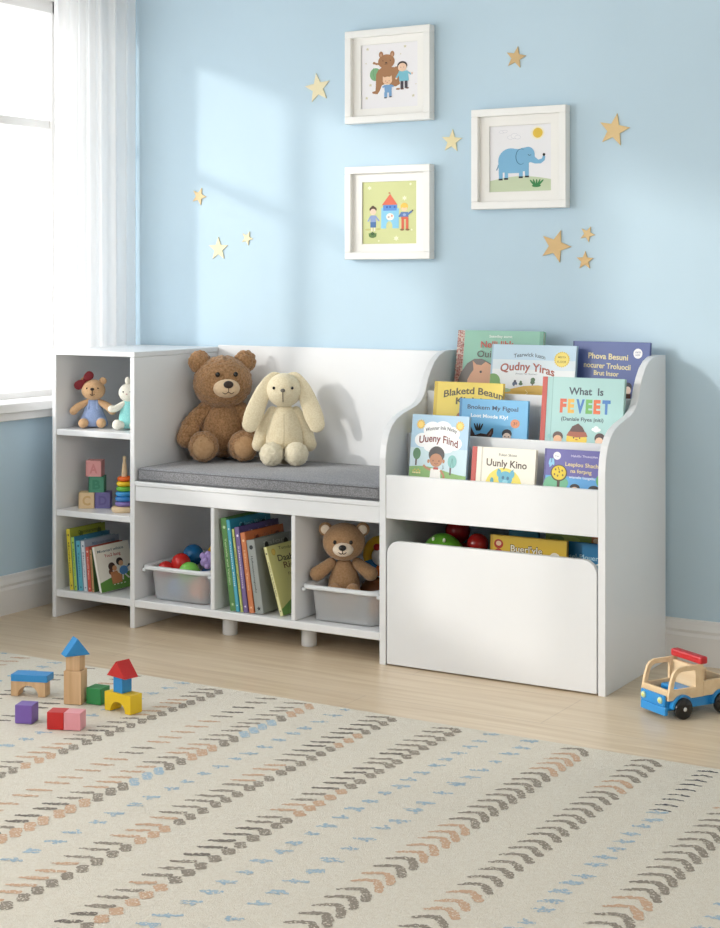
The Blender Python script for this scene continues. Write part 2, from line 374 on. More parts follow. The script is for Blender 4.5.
bench = pt('bench_frame', MB().box(X1+.0002, X2-.0002, .398, .406, .083, .412, WHITE), unit, 'white low bench with three open cubbies')
pt('backrest_panel', MB().box(X1+.0003, X2+.001, .4065, D, .425, .803, WHITE, B), bench)
pt('seat_board', MB().box(X1+.0003, X2-.0003, 0, .406, .412, .425, WHITE, B), bench)
pt('apron', MB().box(X1+.0003, X2-.0003, .003, .018, .368, .4115, WHITE, B), bench)
pt('bottom_board', MB().box(X1+.0003, X2-.0003, 0, .3975, .062, .083, WHITE, B), bench)
for a, b in ((.582, .595), (.852, .865)): pt('divider', MB().box(a, b, .0022, .397, .0834, .4115 if 0 else .3675, WHITE, B).box(a, b, .019, .397, .3675, .4115, WHITE), bench)
for x, y in ((.590, .085), (.857, .085), (.590, .33), (.857, .33)):
    pt('leg', MB().lathe([(.0195, 0), (.0212, .0015), (.0212, .0615)], WHITE, 32, (x, y, 0)), bench)
rack = pt('book_rack', MB().box(X2+.0192, X3-.0192, .405, D, .383, HR, WHITE), unit, 'white tiered book rack with wavy side panels')
ctrl = [(.352, HR), (.330, .8065), (.298, .797), (.270, .780), (.248, .757), (.232, .733), (.220, .708), (.208, .690), (.190, .676), (.165, .666), (.130, .6585), (.095, .651), (.062, .640), (.036, .624), (.018, .603), (.006, .575), (0, .540)]
prof = [(0, 0), (D, 0), (D, HR)] + ctrl
pt('side_panel', MB().prism(prof, X2, X2+.019, 'x', WHITE, .001), rack)
pt('side_panel', MB().prism(prof, X3-.019, X3, 'x', WHITE, .001), rack)
xa, xb = X2+.0193, X3-.0193
pt('front_board', MB().box(xa, xb, .001, .016, .383, .497, WHITE, B), rack)
pt('tier_board', MB().box(xa, xb, .116, .128, .398, .597, WHITE, B), rack)
pt('tier_board', MB().box(xa, xb, .226, .238, .398, .703, WHITE, B), rack)
pt('tier_floor', MB().box(xa, xb, .0165, .404, .383, .3975, WHITE), rack)
pt('tier_floor', MB().box(xa, xb, .1285, .2255, .474, .486, WHITE), rack)
pt('tier_floor', MB().box(xa, xb, .2385, .404, .572, .584, WHITE), rack)
# rolling bin in the space below the rack
rb = tag(empty('pull_out_toy_bin', (X2+.019, 0, 0)), 'white pull-out toy bin with rounded front filling the space under the book rack', 'toy bin')
W = X3-X2-.038; g = .0035; r_ = .036; ht = .326
arc = [(W-g-r_+r_*math.sin(R(a)), ht-r_+r_*math.cos(R(a))) for a in range(90, -1, -9)]
arl = [(g+r_-r_*math.sin(R(a)), ht-r_+r_*math.cos(R(a))) for a in range(0, 91, 9)]
pt('front_panel', MB().prism([(g, .004), (W-g, .004)] + arc + arl, 0, .016, 'y', WHITE, .0012), rb)
pt('side_panel', MB().box(.012, .026, .0162, .385, .014, .24, WHITE, B), rb)
pt('side_panel', MB().box(W-.026, W-.012, .0162, .385, .014, .24, WHITE, B), rb)
pt('back_panel', MB().box(.026, W-.026, .371, .385, .014, .24, WHITE, B), rb)
pt('inner_tray', MB().box(.0262, .225, .0165, .3708, .180, .190, WHITE, B), rb)
pt('base_board', MB().box(.026, W-.026, .0162, .371, .014, .03, WHITE), rb)
for x in (.04, W-.04):
    for y in (.05, .34): pt('caster', MB().lathe([(.0068, -.006), (.007, -.005), (.007, .005), (.0068, .006)], M('#3A3A3A', .5), 20, (x, y, .007), 'x'), rb)

# seat cushion
def cushion():
    m = MB(); x0, x1, y0, y1, z0, z1 = X1+.006, X2-.004, .004, .402, .4255, .4645
    m.box(x0, x1, y0, y1, z0, z1, CUSH, .009, 4, True)
    c = m.build('seat_cushion'); tag(c, 'long flat grey fabric cushion lying on the bench seat', 'cushion')
    p = MB(); P = [(x0+.008, y0), (x1-.008, y0), (x1, y0+.008), (x1, y1-.008), (x1-.008, y1), (x0+.008, y1), (x0, y1-.008), (x0, y0+.008)]
    for z in (z1-.0055, z0+.0055):
        for a, b in zip(P, P[1:]+P[:1]): p.sweep([(a[0], a[1], z), (b[0], b[1], z)], [.0013, .0013], M('#66676B', .9), n=8, steps=1, caps=False)
    p.build('piping', c)
cushion()

# ------------------------------------------------------------------ rug
def rug():
    x0, x1, y1, y0 = 0.02, 3.15, -.432, -2.55; T = .010
    cream = noise_mat('cream_loop_pile', '#DCD4C5', '#E2DCCF', 160, .95, .8, 420, detail=3, dist=.0025, spec=.1)
    m = MB(); rr = random.Random(3)
    m.box(x0, x1, y0, y1, 0.0005, T, cream, .003, 2)
    G = rug_mark_mat('grey_brown_yarn', '#938A7F', .60); GD = rug_mark_mat('dark_grey_yarn', '#7C756D', .62)
    O = rug_mark_mat('terracotta_yarn', '#C9A88E', .60); BL = rug_mark_mat('blue_yarn', '#A3B9C8', .58); K = rug_mark_mat('charcoal_yarn', '#55545A', .58)
    zt = T+.0003
    def stroke(pts, ws, mat, jit=.0016):
        """yarn stroke with ragged edges through pts [(x,y)], width ws"""
        Q = []; N = len(pts)
        for i in range(N-1):
            L = math.dist(pts[i], pts[i+1]); k = max(1, int(L/.0035))
            for q in range(k): t = q/k; Q.append((pts[i][0]*(1-t)+pts[i+1][0]*t, pts[i][1]*(1-t)+pts[i+1][1]*t, ws[i]*(1-t)+ws[i+1]*t))
        Q.append((*pts[-1], ws[-1])); vs = []; zt = T+.0002+rr.uniform(0, .0005)
        for i, (x, y, wd) in enumerate(Q):
            a = Q[max(i-1, 0)]; b = Q[min(i+1, len(Q)-1)]; L = math.hypot(b[0]-a[0], b[1]-a[1]) or 1
            nx, ny = -(b[1]-a[1])/L, (b[0]-a[0])/L
            e = .55 if i in (0, len(Q)-1) else 1
            w1 = wd/2*e+rr.uniform(-jit, jit); w2 = wd/2*e+rr.uniform(-jit, jit)
            vs += [(x+nx*w1, y+ny*w1, zt), (x-nx*w2, y-ny*w2, zt)]
        m.add(vs, [(2*i, 2*i+1, 2*i+3, 2*i+2) for i in range(len(Q)-1)], mat)
    def rows(step, jitter=.1, a=y1-.02, b=y0+.03, off=0):
        y = a-off
        while y > b: yield y+rr.uniform(-jitter, jitter)*step; y -= step
    def pal(y, seed, ops=(G, G, O, GD)):
        n = noise.noise((seed*7.3, y*4.1, 0)); return ops[2] if n > .16 else (ops[3] if n < -.22 else ops[0])
    def inb(pts): return all(x0+.01 < p[0] < x1-.01 and y0+.015 < p[1] < y1-.006 for p in pts)
    def band(xl, xm, xr, seed, step=.0375, thin=.0130, thick=.0200, gap=.006):
        for y in rows(step):
            p = [(xl+rr.uniform(-.006, .004), y-.023), ((xl+xm)/2, y-.013), (xm+rr.uniform(-.003, .005), y-.001)]
            if inb(p): stroke(p, [.006, thin, thin*.9], pal(y, seed), .0024)
            q = [(xm+gap, y-.002), (xr+.002, y-.004-(xr-xm-gap)*1.15)]
            if inb(q): stroke(q, [thick, thick], pal(y, seed+5, (G, G, O, BL if seed == 3 else G)), .0022)
    def dashes(xl, xr, seed, step=.042):
        for y in rows(step):
            p = [(xl, y-.02), ((xl+xr)/2, y-.011), (xr, y)]
            if inb(p): stroke(p, [.007, .0125, .009], pal(y, seed), .0024)
    def chev(xl, xm, xr, seed, step=.039, a=y1-.02, b=y0+.03, drop=.045, th=.0165, mats=(G, G, O, G)):
        for y in rows(step, .06, a, b):
            p = [(xl, y-.024), ((xl+xm)/2, y-.009), (xm, y-.002), ((xm+xr)/2, y-.002-drop*.35), (xr, y-drop)]
            if inb(p): stroke(p, [.006, .0115, .0130, th, th*.85], pal(y, seed, mats), .0020)
    def blues(xc, seed, step=.055, mat=BL, a=y1-.02, b=y0+.03):
        for y in rows(step, .12, a, b):
            for _ in range(3):
                ox, oy = rr.uniform(-.006, .006), rr.uniform(-.006, .006); l = rr.uniform(.011, .019)
                p = [(xc+ox-l, y+oy-l*.45), (xc+ox+l, y+oy+l*.45)] if _ < 2 else [(xc+ox-.006, y+oy+.008), (xc+ox+.007, y+oy-.009)]
                if inb(p): stroke(p, [.006, .008], mat, .0030)
    dashes(.10, .145, 21); blues(.22, 1); dashes(.28, .33, 22)
    blues(.42, 1); dashes(.50, .55, 11); dashes(.65, .70, 12); blues(.825, 2)
    band(.895, .937, .968, 1); dashes(1.062, 1.112, 2, .046); band(1.150, 1.192, 1.228, 3); blues(1.302, 4)
    band(1.370, 1.416, 1.443, 5); band(1.538, 1.582, 1.607, 6, thick=.0215); blues(1.677, 7, .052); blues(1.773, 8, .058)
    chev(1.850, 1.888, 1.918, 9); chev(2.010, 2.045, 2.076, 10, drop=.034)
    for y in rows(.034, .06, y1-.02, -.735): stroke([(2.150, y-.018), (2.170, y-.006), (2.192, y-.008)], [.004, .008, .005], K, .002)
    blues(2.172, 11, .045, a=-.745)
    chev(2.250, 2.292, 2.322, 12); blues(2.42, 13); chev(2.52, 2.565, 2.595, 14); blues(2.70, 15); band(2.80, 2.845, 2.88, 16); blues(2.98, 17)
    o = m.build('area_rug'); tag(o, 'large cream area rug with rows of grey, terracotta and blue woven marks', 'rug')
rug()

# ------------------------------------------------------------------ wall pictures
def frame(name_loc, w, h, art_fn, aw, ah, label, group=None):
    x, z = name_loc; r = tag(empty('framed_picture', (x, WY-.001, z)), label, 'framed picture')
    b = .021; y0, y1 = -.031, 0
    f = MB()
    for a in ((0, w, 0, b), (0, w, h-b, h), (0, b, b, h-b), (w-b, w, b, h-b)): f.box(a[0], a[1], y0, y1, a[2], a[3], FRAMEW, .0015)
    f.build('frame_border', r)
    mx, mz = (w-aw)/2, (h-ah)/2; m = MB(); d0, d1 = -.0165, -.0135
    for a in ((b, w-b, b, mz), (b, w-b, h-mz, h-b), (b, mx, mz, h-mz), (w-mx, w-b, mz, h-mz)): m.box(a[0], a[1], d0, d1, a[2], a[3], MATW)
    m.build('mat_board', r)
    A = Art(aw, ah, rough=.7); art_fn(A)
    A.mb.box(0, aw, .0001, .004, 0, ah, MATW)
    A.mb.build('printed_picture', r, (mx, -.0125, mz)); return r
def art_bear(A):
    A.ox, A.oy, A.kx, A.ky = 125, 30, A.w/(600-125), A.h/(605-30)
    A.rect(125, 30, 600, 605, '#F1F0F3')
    for x, y, r in ((177, 67, 12), (492, 67, 12), (170, 508, 12), (560, 510, 12), (203, 393, 12), (165, 195, 6), (455, 132, 6), (582, 408, 5)): A.star(x, y, r*1.3, '#D8D3B4')
    A.ell(245, 300, 48, 58, '#7FB083'); A.line([(230, 240), (225, 290), (240, 345)], 4, '#5E9A68')
    br = '#A97B56'
    A.line([(290, 205), (262, 208), (245, 203), (232, 195)], 18, br).ell(233, 197, 11, 11, br)
    A.poly([(270, 260), (400, 245), (440, 290), (450, 400), (415, 420), (360, 380), (300, 400), (280, 450), (262, 478), (222, 470), (216, 455), (245, 448), (248, 400), (250, 300)], br)
    A.ell(340, 300, 82, 68, br).ell(400, 370, 45, 48, br).ell(420, 280, 26, 40, br)
    A.ell(337, 190, 70, 64, br).ell(292, 125, 18, 28, br).ell(386, 127, 18, 28, br).ell(292, 130, 8, 15, '#C79F80').ell(386, 132, 8, 15, '#C79F80')
    A.ell(335, 202, 9, 6, '#2A1A14').ell(308, 182, 4, 4, '#2A1A14').ell(370, 182, 4, 4, '#2A1A14').line([(320, 212), (335, 216), (352, 210)], 3, '#2A1A14')
    A.poly([(440, 285), (515, 285), (525, 375), (445, 375)], '#7CC0D2').line([(450, 295), (420, 345)], 16, '#7CC0D2').line([(510, 295), (545, 320)], 14, '#7CC0D2').ell(550, 312, 8, 10, '#F0CDB2').ell(420, 350, 8, 8, '#F0CDB2')
    A.rect(455, 375, 480, 445, '#4A4650').rect(490, 375, 514, 440, '#4A4650').ell(470, 445, 14, 6, '#6B4B3C').ell(512, 440, 14, 6, '#6B4B3C').ell(435, 443, 18, 8, '#A97B56')
    A.ell(470, 238, 42, 40, '#3A2D2C').ell(470, 252, 36, 38, '#F0CDB2').ell(458, 252, 3, 3, '#2A1A14').ell(483, 252, 3, 3, '#2A1A14')
    A.poly([(318, 400), (385, 400), (380, 470), (325, 470)], '#7CA6D0').line([(325, 408), (305, 420)], 14, '#7CA6D0').line([(380, 408), (398, 418)], 14, '#7CA6D0').rect(320, 465, 344, 512, '#7CA6D0').rect(360, 460, 382, 506, '#7CA6D0').ell(330, 515, 13, 6, '#6B6B70').ell(373, 508, 12, 6, '#6B6B70')
    A.ell(347, 362, 40, 36, '#EFC9A8').poly([(308, 350), (308, 322), (330, 335)], '#EFC9A8').poly([(386, 348), (382, 318), (362, 333)], '#EFC9A8').ell(333, 365, 3, 3, '#2A1A14').ell(362, 365, 3, 3, '#2A1A14').line([(340, 378), (352, 377)], 3, '#B0604C')
def art_castle(A):
    A.ox, A.oy, A.kx, A.ky = 118, 135, A.w/(595-118), A.h/(700-135)
    A.rect(118, 135, 595, 700, '#CFD49A')
    for x, y, r in ((180, 190, 16), (540, 165, 10), (488, 290, 18), (415, 650, 20), (262, 672, 8), (550, 575, 8)): A.star(x, y, r*1.3, '#EDEFD0', 6, .5)
    A.ell(165, 568, 25, 9, '#C3C27E').ell(258, 565, 20, 9, '#C3C27E')
    A.poly([(288, 350), (362, 248), (428, 350)], '#DF6F55').line([(362, 250), (362, 238)], 5, '#8A5A50').ell(355, 240, 8, 6, '#C46A50').rect(300, 348, 425, 402, '#5E93D6')
    for x in (335, 362, 402): A.rect(x-8, 358, x+8, 376, '#3C62B0')
    A.poly([(284, 372), (302, 372), (302, 400), (420, 400), (420, 380), (440, 380), (438, 560), (282, 560)], '#8CCBE8')
    A.ell(355, 545, 28, 50, '#CFD49A').ell(362, 455, 34, 32, '#F2F0E4').ell(350, 458, 10, 8, '#B8A9A0').ell(378, 448, 8, 10, '#E39A88')
    A.ell(212, 385, 32, 26, '#5B4636').ell(210, 362, 14, 10, '#5B4636').ell(212, 408, 26, 28, '#F0D2BC').poly([(190, 440), (235, 440), (238, 505), (188, 505)], '#8FA3D0').rect(188, 500, 238, 550, '#4D74A8').line([(192, 448), (166, 495)], 12, '#8FA3D0').line([(234, 448), (266, 492)], 12, '#8FA3D0').rect(196, 550, 206, 582, '#EFE6DA').rect(220, 550, 230, 582, '#EFE6DA')
    A.ell(208, 608, 38, 12, '#7E9A5A').ell(208, 622, 34, 22, '#5E7D48').star(208, 606, 20, '#3E5E38', 7, .6)
    A.ell(487, 365, 32, 32, '#EFC35A').ell(487, 385, 24, 24, '#F2CDA8').ell(487, 362, 26, 16, '#EFC35A').poly([(455, 415), (520, 415), (522, 462), (455, 462)], '#5D7EB4').line([(460, 430), (442, 458)], 16, '#5D7EB4').line([(515, 440), (552, 408)], 16, '#5D7EB4').ell(558, 403, 7, 7, '#5E5A50').rect(460, 458, 518, 480, '#D9694F').rect(462, 470, 484, 572, '#D9694F').rect(500, 470, 522, 572, '#D9694F').ell(468, 574, 18, 9, '#8A6A44').ell(515, 574, 18, 9, '#8A6A44').ell(488, 440, 14, 12, '#9DB0D8')
def art_elephant(A):
    A.ox, A.oy, A.kx, A.ky = 85, 200, A.w/(565-85), A.h/(730-200)
    A.rect(85, 200, 565, 730, '#EFEFF2')
    hill = [(85, 640)] + [(85+480*i/20, 640-32*math.sin(math.pi*i/20)+0*i) for i in range(21)] + [(565, 730), (85, 730)]
    A.poly(hill, '#CBD8B8')
    A.ell(460, 268, 50, 52, '#F4EFD6').ell(460, 268, 38, 40, '#E5C24A')
    for x, y, rx, ry in ((250, 295, 24, 14), (280, 285, 26, 20), (305, 295, 22, 14), (180, 248, 20, 10), (205, 245, 18, 9)): A.ell(x, y, rx+2, ry+2, '#C9CCD6').ell(x, y, rx, ry, '#F1F1F4')
    bl = '#7FB7DA'
    A.line([(155, 510), (148, 535), (138, 555)], 8, '#5E8FB0')
    A.ell(250, 480, 98, 98, bl).poly([(152, 480), (158, 625), (187, 625), (187, 575), (202, 575), (202, 622), (230, 622), (230, 582), (315, 582), (315, 612), (345, 612), (345, 570), (360, 570), (362, 608), (392, 608), (392, 500), (395, 400), (250, 384)], bl)
    for x, y in ((171, 630), (214, 626), (329, 617), (377, 613)): A.rect(x-16, y-7, x+16, y+7, '#222A33')
    A.poly([(330, 385), (390, 376), (425, 410), (440, 460), (465, 482), (492, 474), (500, 452), (518, 456), (514, 488), (485, 512), (440, 512), (400, 498), (340, 505)], bl).ell(385, 440, 52, 64, bl)
    A.ell(508, 443, 10, 12, '#1A1A1E').ell(330, 452, 42, 64, '#3E6F96').ell(332, 452, 38, 60, bl).rect(352, 395, 378, 505, bl).line([(385, 435), (395, 447), (410, 440)], 4, '#2A4A66')
    for a in (-38, -18, 2, 22, 42): A.ell(450+a*.8, 668-abs(a)*.1, 7, 32, '#3E8A52', rot=a)
    A.ell(450, 688, 34, 12, '#3E8A52')
frame((.779, 1.464), .285, .272, art_bear, .190, .187, 'white framed picture of a brown bear with two children, highest on the blue wall')
frame((.779, 1.065), .285, .272, art_castle, .182, .182, 'white framed picture of a small castle and two children on pale green')
frame((1.196, 1.203), .288, .280, art_elephant, .188, .184, 'white framed picture of a blue elephant under a yellow sun')

# ------------------------------------------------------------------ wall stars
def star(cx, cz, r, rot, c, label):
    pts = []
    for i in range(10):
        a = math.pi*i/5+R(rot); q = r if i % 2 == 0 else r*.42; pts.append((q*math.sin(a), q*math.cos(a)))
    o = MB().prism(pts, -.003, 0, 'y', M(c, .45), .0004).build('wall_star', None, (cx, WY-.0006, cz)); tag(o, label, 'wall star', 'gold stars stuck on the blue wall')
GP, GT = '#EADFB8', '#D9B67C'
star(.667, 1.580, .046, -8, GP, 'large pale star on the wall just left of the bear picture')
star(1.321, 1.625, .032, 12, '#CFB07C', 'tan star highest on the wall, above the elephant picture')
star(1.120, 1.401, .034, 5, '#EADDAE', 'pale gold star on the wall between the bear and elephant pictures')
star(1.612, 1.409, .046, 12, '#E2C48C', 'large gold star on the wall beside the elephant picture')
star(1.441, 1.098, .047, 20, GT, 'largest tan star of the cluster of three below the elephant picture')
star(1.535, 1.130, .023, 25, '#DDBF88', 'smallest upper star of the cluster of three below the elephant picture')
star(1.528, 1.058, .026, 2, GT, 'small lower star of the cluster of three below the elephant picture')
star(.225, 1.267, .029, 22, '#E3C793', 'small tan star on the wall nearest the curtain')
star(.300, 1.101, .038, 0, GP, 'medium pale star on the wall above the large teddy bear')
star(.409, 1.133, .023, 24, '#EBDDB4', 'tiny pale star beside the medium pale star above the teddy bear')

# ------------------------------------------------------------------ books
def book_mesh(root, w, h, t, cc, sp=None, bd=.0018, page='#EFE9DA'):
    c = MB(); c.box(-w/2, w/2, -t/2, -t/2+bd, 0, h, M(cc, .35), .0005).box(-w/2, w/2, t/2-bd, t/2, 0, h, M(cc, .35), .0005)
    c.box(-w/2, -w/2+bd, -t/2+bd, t/2-bd, 0, h, M(sp or cc, .35)); c.build('cover', root)
    p = MB(); p.box(-w/2+bd, w/2-.003, -t/2+bd, t/2-bd, .003, h-.003, M(page, .8)); p.build('pages', root)
def rot_place(o, Rm, dims, x, y, z0):
    """rest the rotated box w,h,t on height z0; (x,y) is the bottom centre of the book"""
    w, h, t = dims; o.rotation_mode = 'XYZ'; o.rotation_euler = Rm.to_euler()
    lo = min((Rm @ Vector((a*w/2, b*t/2, c*h))).z for a in (-1, 1) for b in (-1, 1) for c in (0, 1)); o.location = (x, y, z0-lo)
def rx(a): return Matrix.Rotation(R(a), 3, 'X')
def ry(a): return Matrix.Rotation(R(a), 3, 'Y')
def rz(a): return Matrix.Rotation(R(a), 3, 'Z')
RG = 'picture books displayed face out on the book rack'
def facing_book(x0, x1, top, h, t, ytop, ybot, z0, cc, art, label, ref, sp=None, tilt=0, group=RG, cat='book'):
    """x0,x1 edges; ref=(px left, px right, px top, px-per-metre v) of the artwork frame"""
    w = x1-x0; r = tag(empty('picture_book'), label, cat, group); book_mesh(r, w, h, t, cc, sp)
    A = Art(w, h, ref[0], ref[2], w/(ref[1]-ref[0]), 1/ref[3]); art(A); A.mb.build('cover_picture', r, (-w/2, -t/2-.0001, 0))
    if sp:
        s = MB(); s.box(-w/2-.0002, -w/2+.0135, -t/2-.0009, -t/2-.0002, .0004, h-.0004, M(sp, .4)); s.build('spine_cloth', r)
    lean = math.degrees(math.atan2(ytop-ybot, h))
    Rm = rx(-lean) @ ry(tilt); rot_place(r, Rm, (w, h, t), (x0+x1)/2, ybot, z0)
    return r
Z1_, Z2_, Z3_ = .398, .4865, .5845
def a_uueny(A):
    A.rect(60, 320, 530, 1100, '#A9CBE2').rect(60, 560, 530, 1100, '#C3DCE4')
    A.poly([(60, 700)]+[(60+470*i/16, 700-16*math.sin(i/16*5)+30*(i/16)) for i in range(17)]+[(530, 1100), (60, 1100)], '#7FAE5C')
    for x, y, a, b in ((285, 500, 150, 70), (160, 505, 68, 52), (235, 430, 75, 62), (320, 420, 75, 58), (400, 450, 60, 50), (420, 520, 62, 48), (240, 550, 70, 40), (350, 550, 70, 42)): A.ell(x, y, a, b, '#F2F4F5')
    for x in (135, 458): A.star(x, 392, 38, '#E3B84C', 12, .75).ell(x, 392, 22, 22, '#F0CF62')
    A.text('Wonnar Inik Ninky', 178, 435, 445, 26, '#3D4048', .014, 22).text('Uueny Fiind', 130, 450, 530, 52, '#7A2A28', .022, 26, 20)
    A.rect(108, 640, 122, 690, '#4A3B34').ell(118, 605, 32, 42, '#3F7A4A').rect(395, 680, 408, 745, '#5A4A48').ell(412, 648, 36, 46, '#79B8B4').line([(400, 690), (412, 625), (425, 690)], 4, '#4A8884')
    A.ell(282, 605, 65, 60, '#2A2322').ell(280, 645, 52, 48, '#B97E55').ell(218, 655, 10, 14, '#B97E55').ell(342, 650, 10, 14, '#B97E55').ell(256, 650, 4, 5, '#1d1512').ell(305, 650, 4, 5, '#1d1512').line([(268, 668), (282, 674), (296, 667)], 4, '#7A3020')
    A.poly([(240, 705), (320, 705), (330, 820), (235, 820)], '#F2EFEA').rect(262, 695, 302, 712, '#B5402F').line([(240, 715), (205, 705), (178, 685)], 16, '#B97E55').line([(322, 715), (350, 750), (352, 770)], 16, '#B97E55')
    for i in range(5): A.ell(97+i*14, 742, 6, 6, '#F0E3A0').ell(97+i*14, 728-8*(i % 2), 4, 6, '#E8C24C')
    A.text('J.', 335, 350, 700, 22, '#3E6B70')
def a_uunly(A):
    A.rect(370, 228, 700, 1000, '#EFEBDC').rect(418, 228, 426, 1000, '#CFC9BA')
    A.ell(540, 428, 95, 98, '#E7D65A').text('Fuban Skissa', 510, 602, 270, 13, '#46403A', .006).text('Uunly Kino', 447, 656, 322, 36, '#4A3526', .02, 0, 8)
    A.ell(549, 385, 36, 38, '#5FAFC8').ell(515, 358, 12, 20, '#5FAFC8').ell(583, 360, 12, 20, '#5FAFC8').ell(549, 440, 34, 40, '#5FAFC8').ell(537, 380, 7, 9, '#2F6E90').ell(562, 382, 7, 9, '#2F6E90').ell(549, 400, 14, 9, '#8CCBDC')
    A.line([(518, 345), (508, 335)], 4, '#3E88A0').line([(580, 346), (590, 336)], 4, '#3E88A0').ell(480, 400, 9, 18, '#4F9FB0').line([(468, 420), (500, 424)], 5, '#4F9FB0').ell(612, 412, 9, 6, '#8C7A3A')
def a_halu(A):
    A.rect(60, 515, 450, 1100, '#6763A6').rect(60, 515, 72, 1100, '#4E4B88').rect(72, 690, 450, 1100, '#5EA6DC')
    A.ell(140, 560, 24, 26, '#EFEDEE').text('Wow', 126, 154, 566, 9, '#4E4B88', .004)
    A.text('Halulibi Thusnciilen', 230, 395, 562, 15, '#E3DDF0', .002).text('Leaplou Shache', 195, 420, 622, 26, '#E6D38E', .016, 0, 5).text('na forpng', 230, 362, 664, 24, '#E6D38E', .016, 0, 4).text('wianelis Isatgeliu', 222, 385, 700, 16, '#EDEAF4', .01, 0, 4)
    for x, y, r in ((110, 740, 45), (185, 735, 34), (75, 770, 30)): A.ell(x, y, r, r, '#6FB58E')
    A.rect(148, 715, 166, 790, '#4A3828').ell(157, 672, 52, 54, '#4A3A20').ell(157, 670, 45, 47, '#E5C92F')
    for x, y in ((135, 650), (150, 690), (178, 655), (182, 685), (130, 682), (160, 665)): A.ell(x, y, 5, 7, '#7A6018')
    A.line([(150, 632), (160, 655)], 4, '#4A3A20')
    for x, y, a in ((108, 615, 30), (118, 600, -10), (98, 600, 10)): A.ell(x, y, 7, 24, '#8FC8E8', rot=a)
    A.ell(430, 705, 38, 48, '#5FA858').ell(262, 762, 32, 26, '#2A2424').ell(262, 780, 27, 24, '#EBC5A0').ell(382, 770, 38, 30, '#2A2424').ell(382, 790, 32, 26, '#EBC5A0')
    for x in (252, 272, 370, 394): A.ell(x, 776, 3, 3, '#1d1512')
def a_blak(A):
    A.rect(280, 90, 720, 1000, '#F0D558').rect(280, 90, 303, 1000, '#DDBE3E')
    A.text('Blaketd Beaum', 345, 740, 205, 48, '#4A4018', .024, 38, 12).text('Kipiel', 425, 590, 250, 46, '#4A4018', .024, 10)
    A.ell(480, 345, 48, 46, '#B06E42').ell(480, 345, 28, 26, '#C98A5C')
def a_bnok(A):
    A.rect(102, 218, 300, 600, '#6FB6E2').rect(102, 218, 110, 600, '#4D8FC0')
    A.text('Bnokem My Figoal', 126, 272, 248, 12.5, '#253B5C', .022, 0, 3).text('Loot Mosde Kly!', 137, 244, 272, 10, '#EAF4FA', .03, 0, 3)
    A.ell(265, 287, 13, 13, '#D98A5C').text('3!', 259, 271, 291, 9, '#8A4A2C', .01)
    k = '#4B322A'
    A.poly([(124, 340), (122, 300), (125, 280), (138, 300), (152, 326), (168, 320), (185, 322), (198, 304), (204, 303), (204, 318), (194, 340), (196, 420), (126, 420)], k).poly([(128, 315), (127, 295), (138, 318)], '#8A5F4E').poly([(188, 328), (199, 310), (198, 322)], '#8A5F4E')
    for a in (-20, -6, 8, 22): A.ell(160+a*.4, 302, 2.5, 12, '#1E1A1A', rot=a)
    A.ell(243, 318, 14, 14, '#22202A').ell(243, 328, 12, 13, '#F0D6C4').ell(238, 326, 1.6, 1.8, '#1d1512').ell(248, 326, 1.6, 1.8, '#1d1512').rect(232, 341, 256, 420, '#DDE6EC').line([(224, 346), (233, 350)], 5, '#F0D6C4')
def a_fev(A):
    A.rect(130, 50, 630, 1000, '#A9D0CD').rect(130, 50, 136, 1000, '#8FB9B6')
    A.text('What  Is', 248, 488, 162, 46, '#33414E', .026)
    for ch, x0, x1, c in (('F', 190, 236, '#D2603C'), ('E', 245, 290, '#E3B24A'), ('V', 303, 362, '#3F78B8'), ('E', 370, 416, '#6BAF58'), ('E', 424, 472, '#DB6A3C'), ('T', 484, 540, '#3F78B8')): A.text(ch, x0, x1, 278, 82, c, .055)
    A.text('(Daniale Flyea |niti)', 203, 497, 334, 24, '#3A4652', .014)
    for x, y, r in ((432, 384, 14), (450, 375, 17), (468, 386, 14), (450, 388, 20)): A.ell(x, y, r, r*.75, '#F0F4F4')
    A.ell(318, 440, 70, 40, '#E8C344').ell(318, 455, 72, 50, '#F0CF4C').poly([(248, 430), (270, 395), (285, 370), (325, 350), (355, 372), (372, 400), (392, 432), (318, 440)], '#5A3A34').poly([(262, 405), (380, 405), (394, 434), (318, 442), (246, 432)], '#A85A3E')
    A.ell(298, 445, 5, 5, '#1d1512').ell(340, 445, 5, 5, '#1d1512').ell(318, 455, 10, 5, '#C4862E')
    A.ell(186, 440, 36, 32, '#5A4038').ell(186, 460, 30, 28, '#E5B48C').ell(478, 440, 36, 34, '#4A3230').ell(475, 462, 28, 28, '#F0C9AC').ell(128, 440, 14, 14, '#8FC0C0').line([(67, 395), (67, 420)], 3, '#F0E6E0')
def a_neli(A):
    A.rect(20, 40, 640, 900, '#8FC4AE').rect(612, 40, 640, 900, '#78AE98')
    q = random.Random(5)
    A.rect(20, 40, 72, 900, '#D9C9BC')
    for j in range(72):
        for i in range(4):
            if q.random() < .72: A.rect(21+i*13, 42+j*7, 21+i*13+q.uniform(7, 13), 42+j*7+q.uniform(3, 6.5), q.choice(('#A8423A', '#B85A48', '#8E3A34')))
    A.text('Setedley zorst', 258, 424, 92, 18, '#EEF4EC', .02).text('Nelli lihk', 200, 440, 166, 46, '#C4584A', .02, 0, -6).text('Oui', 178, 280, 236, 48, '#5A5A50', .01)
    A.poly([(45, 430), (70, 350), (110, 285), (160, 250), (215, 248), (240, 262), (300, 290), (310, 520), (45, 520)], '#6B625C').poly([(160, 330), (150, 262), (178, 290), (215, 295), (245, 268), (300, 300), (330, 350), (330, 520), (120, 520), (120, 400), (140, 360)], '#D9A07A').ell(214, 343, 9, 9, '#2A1E1A')
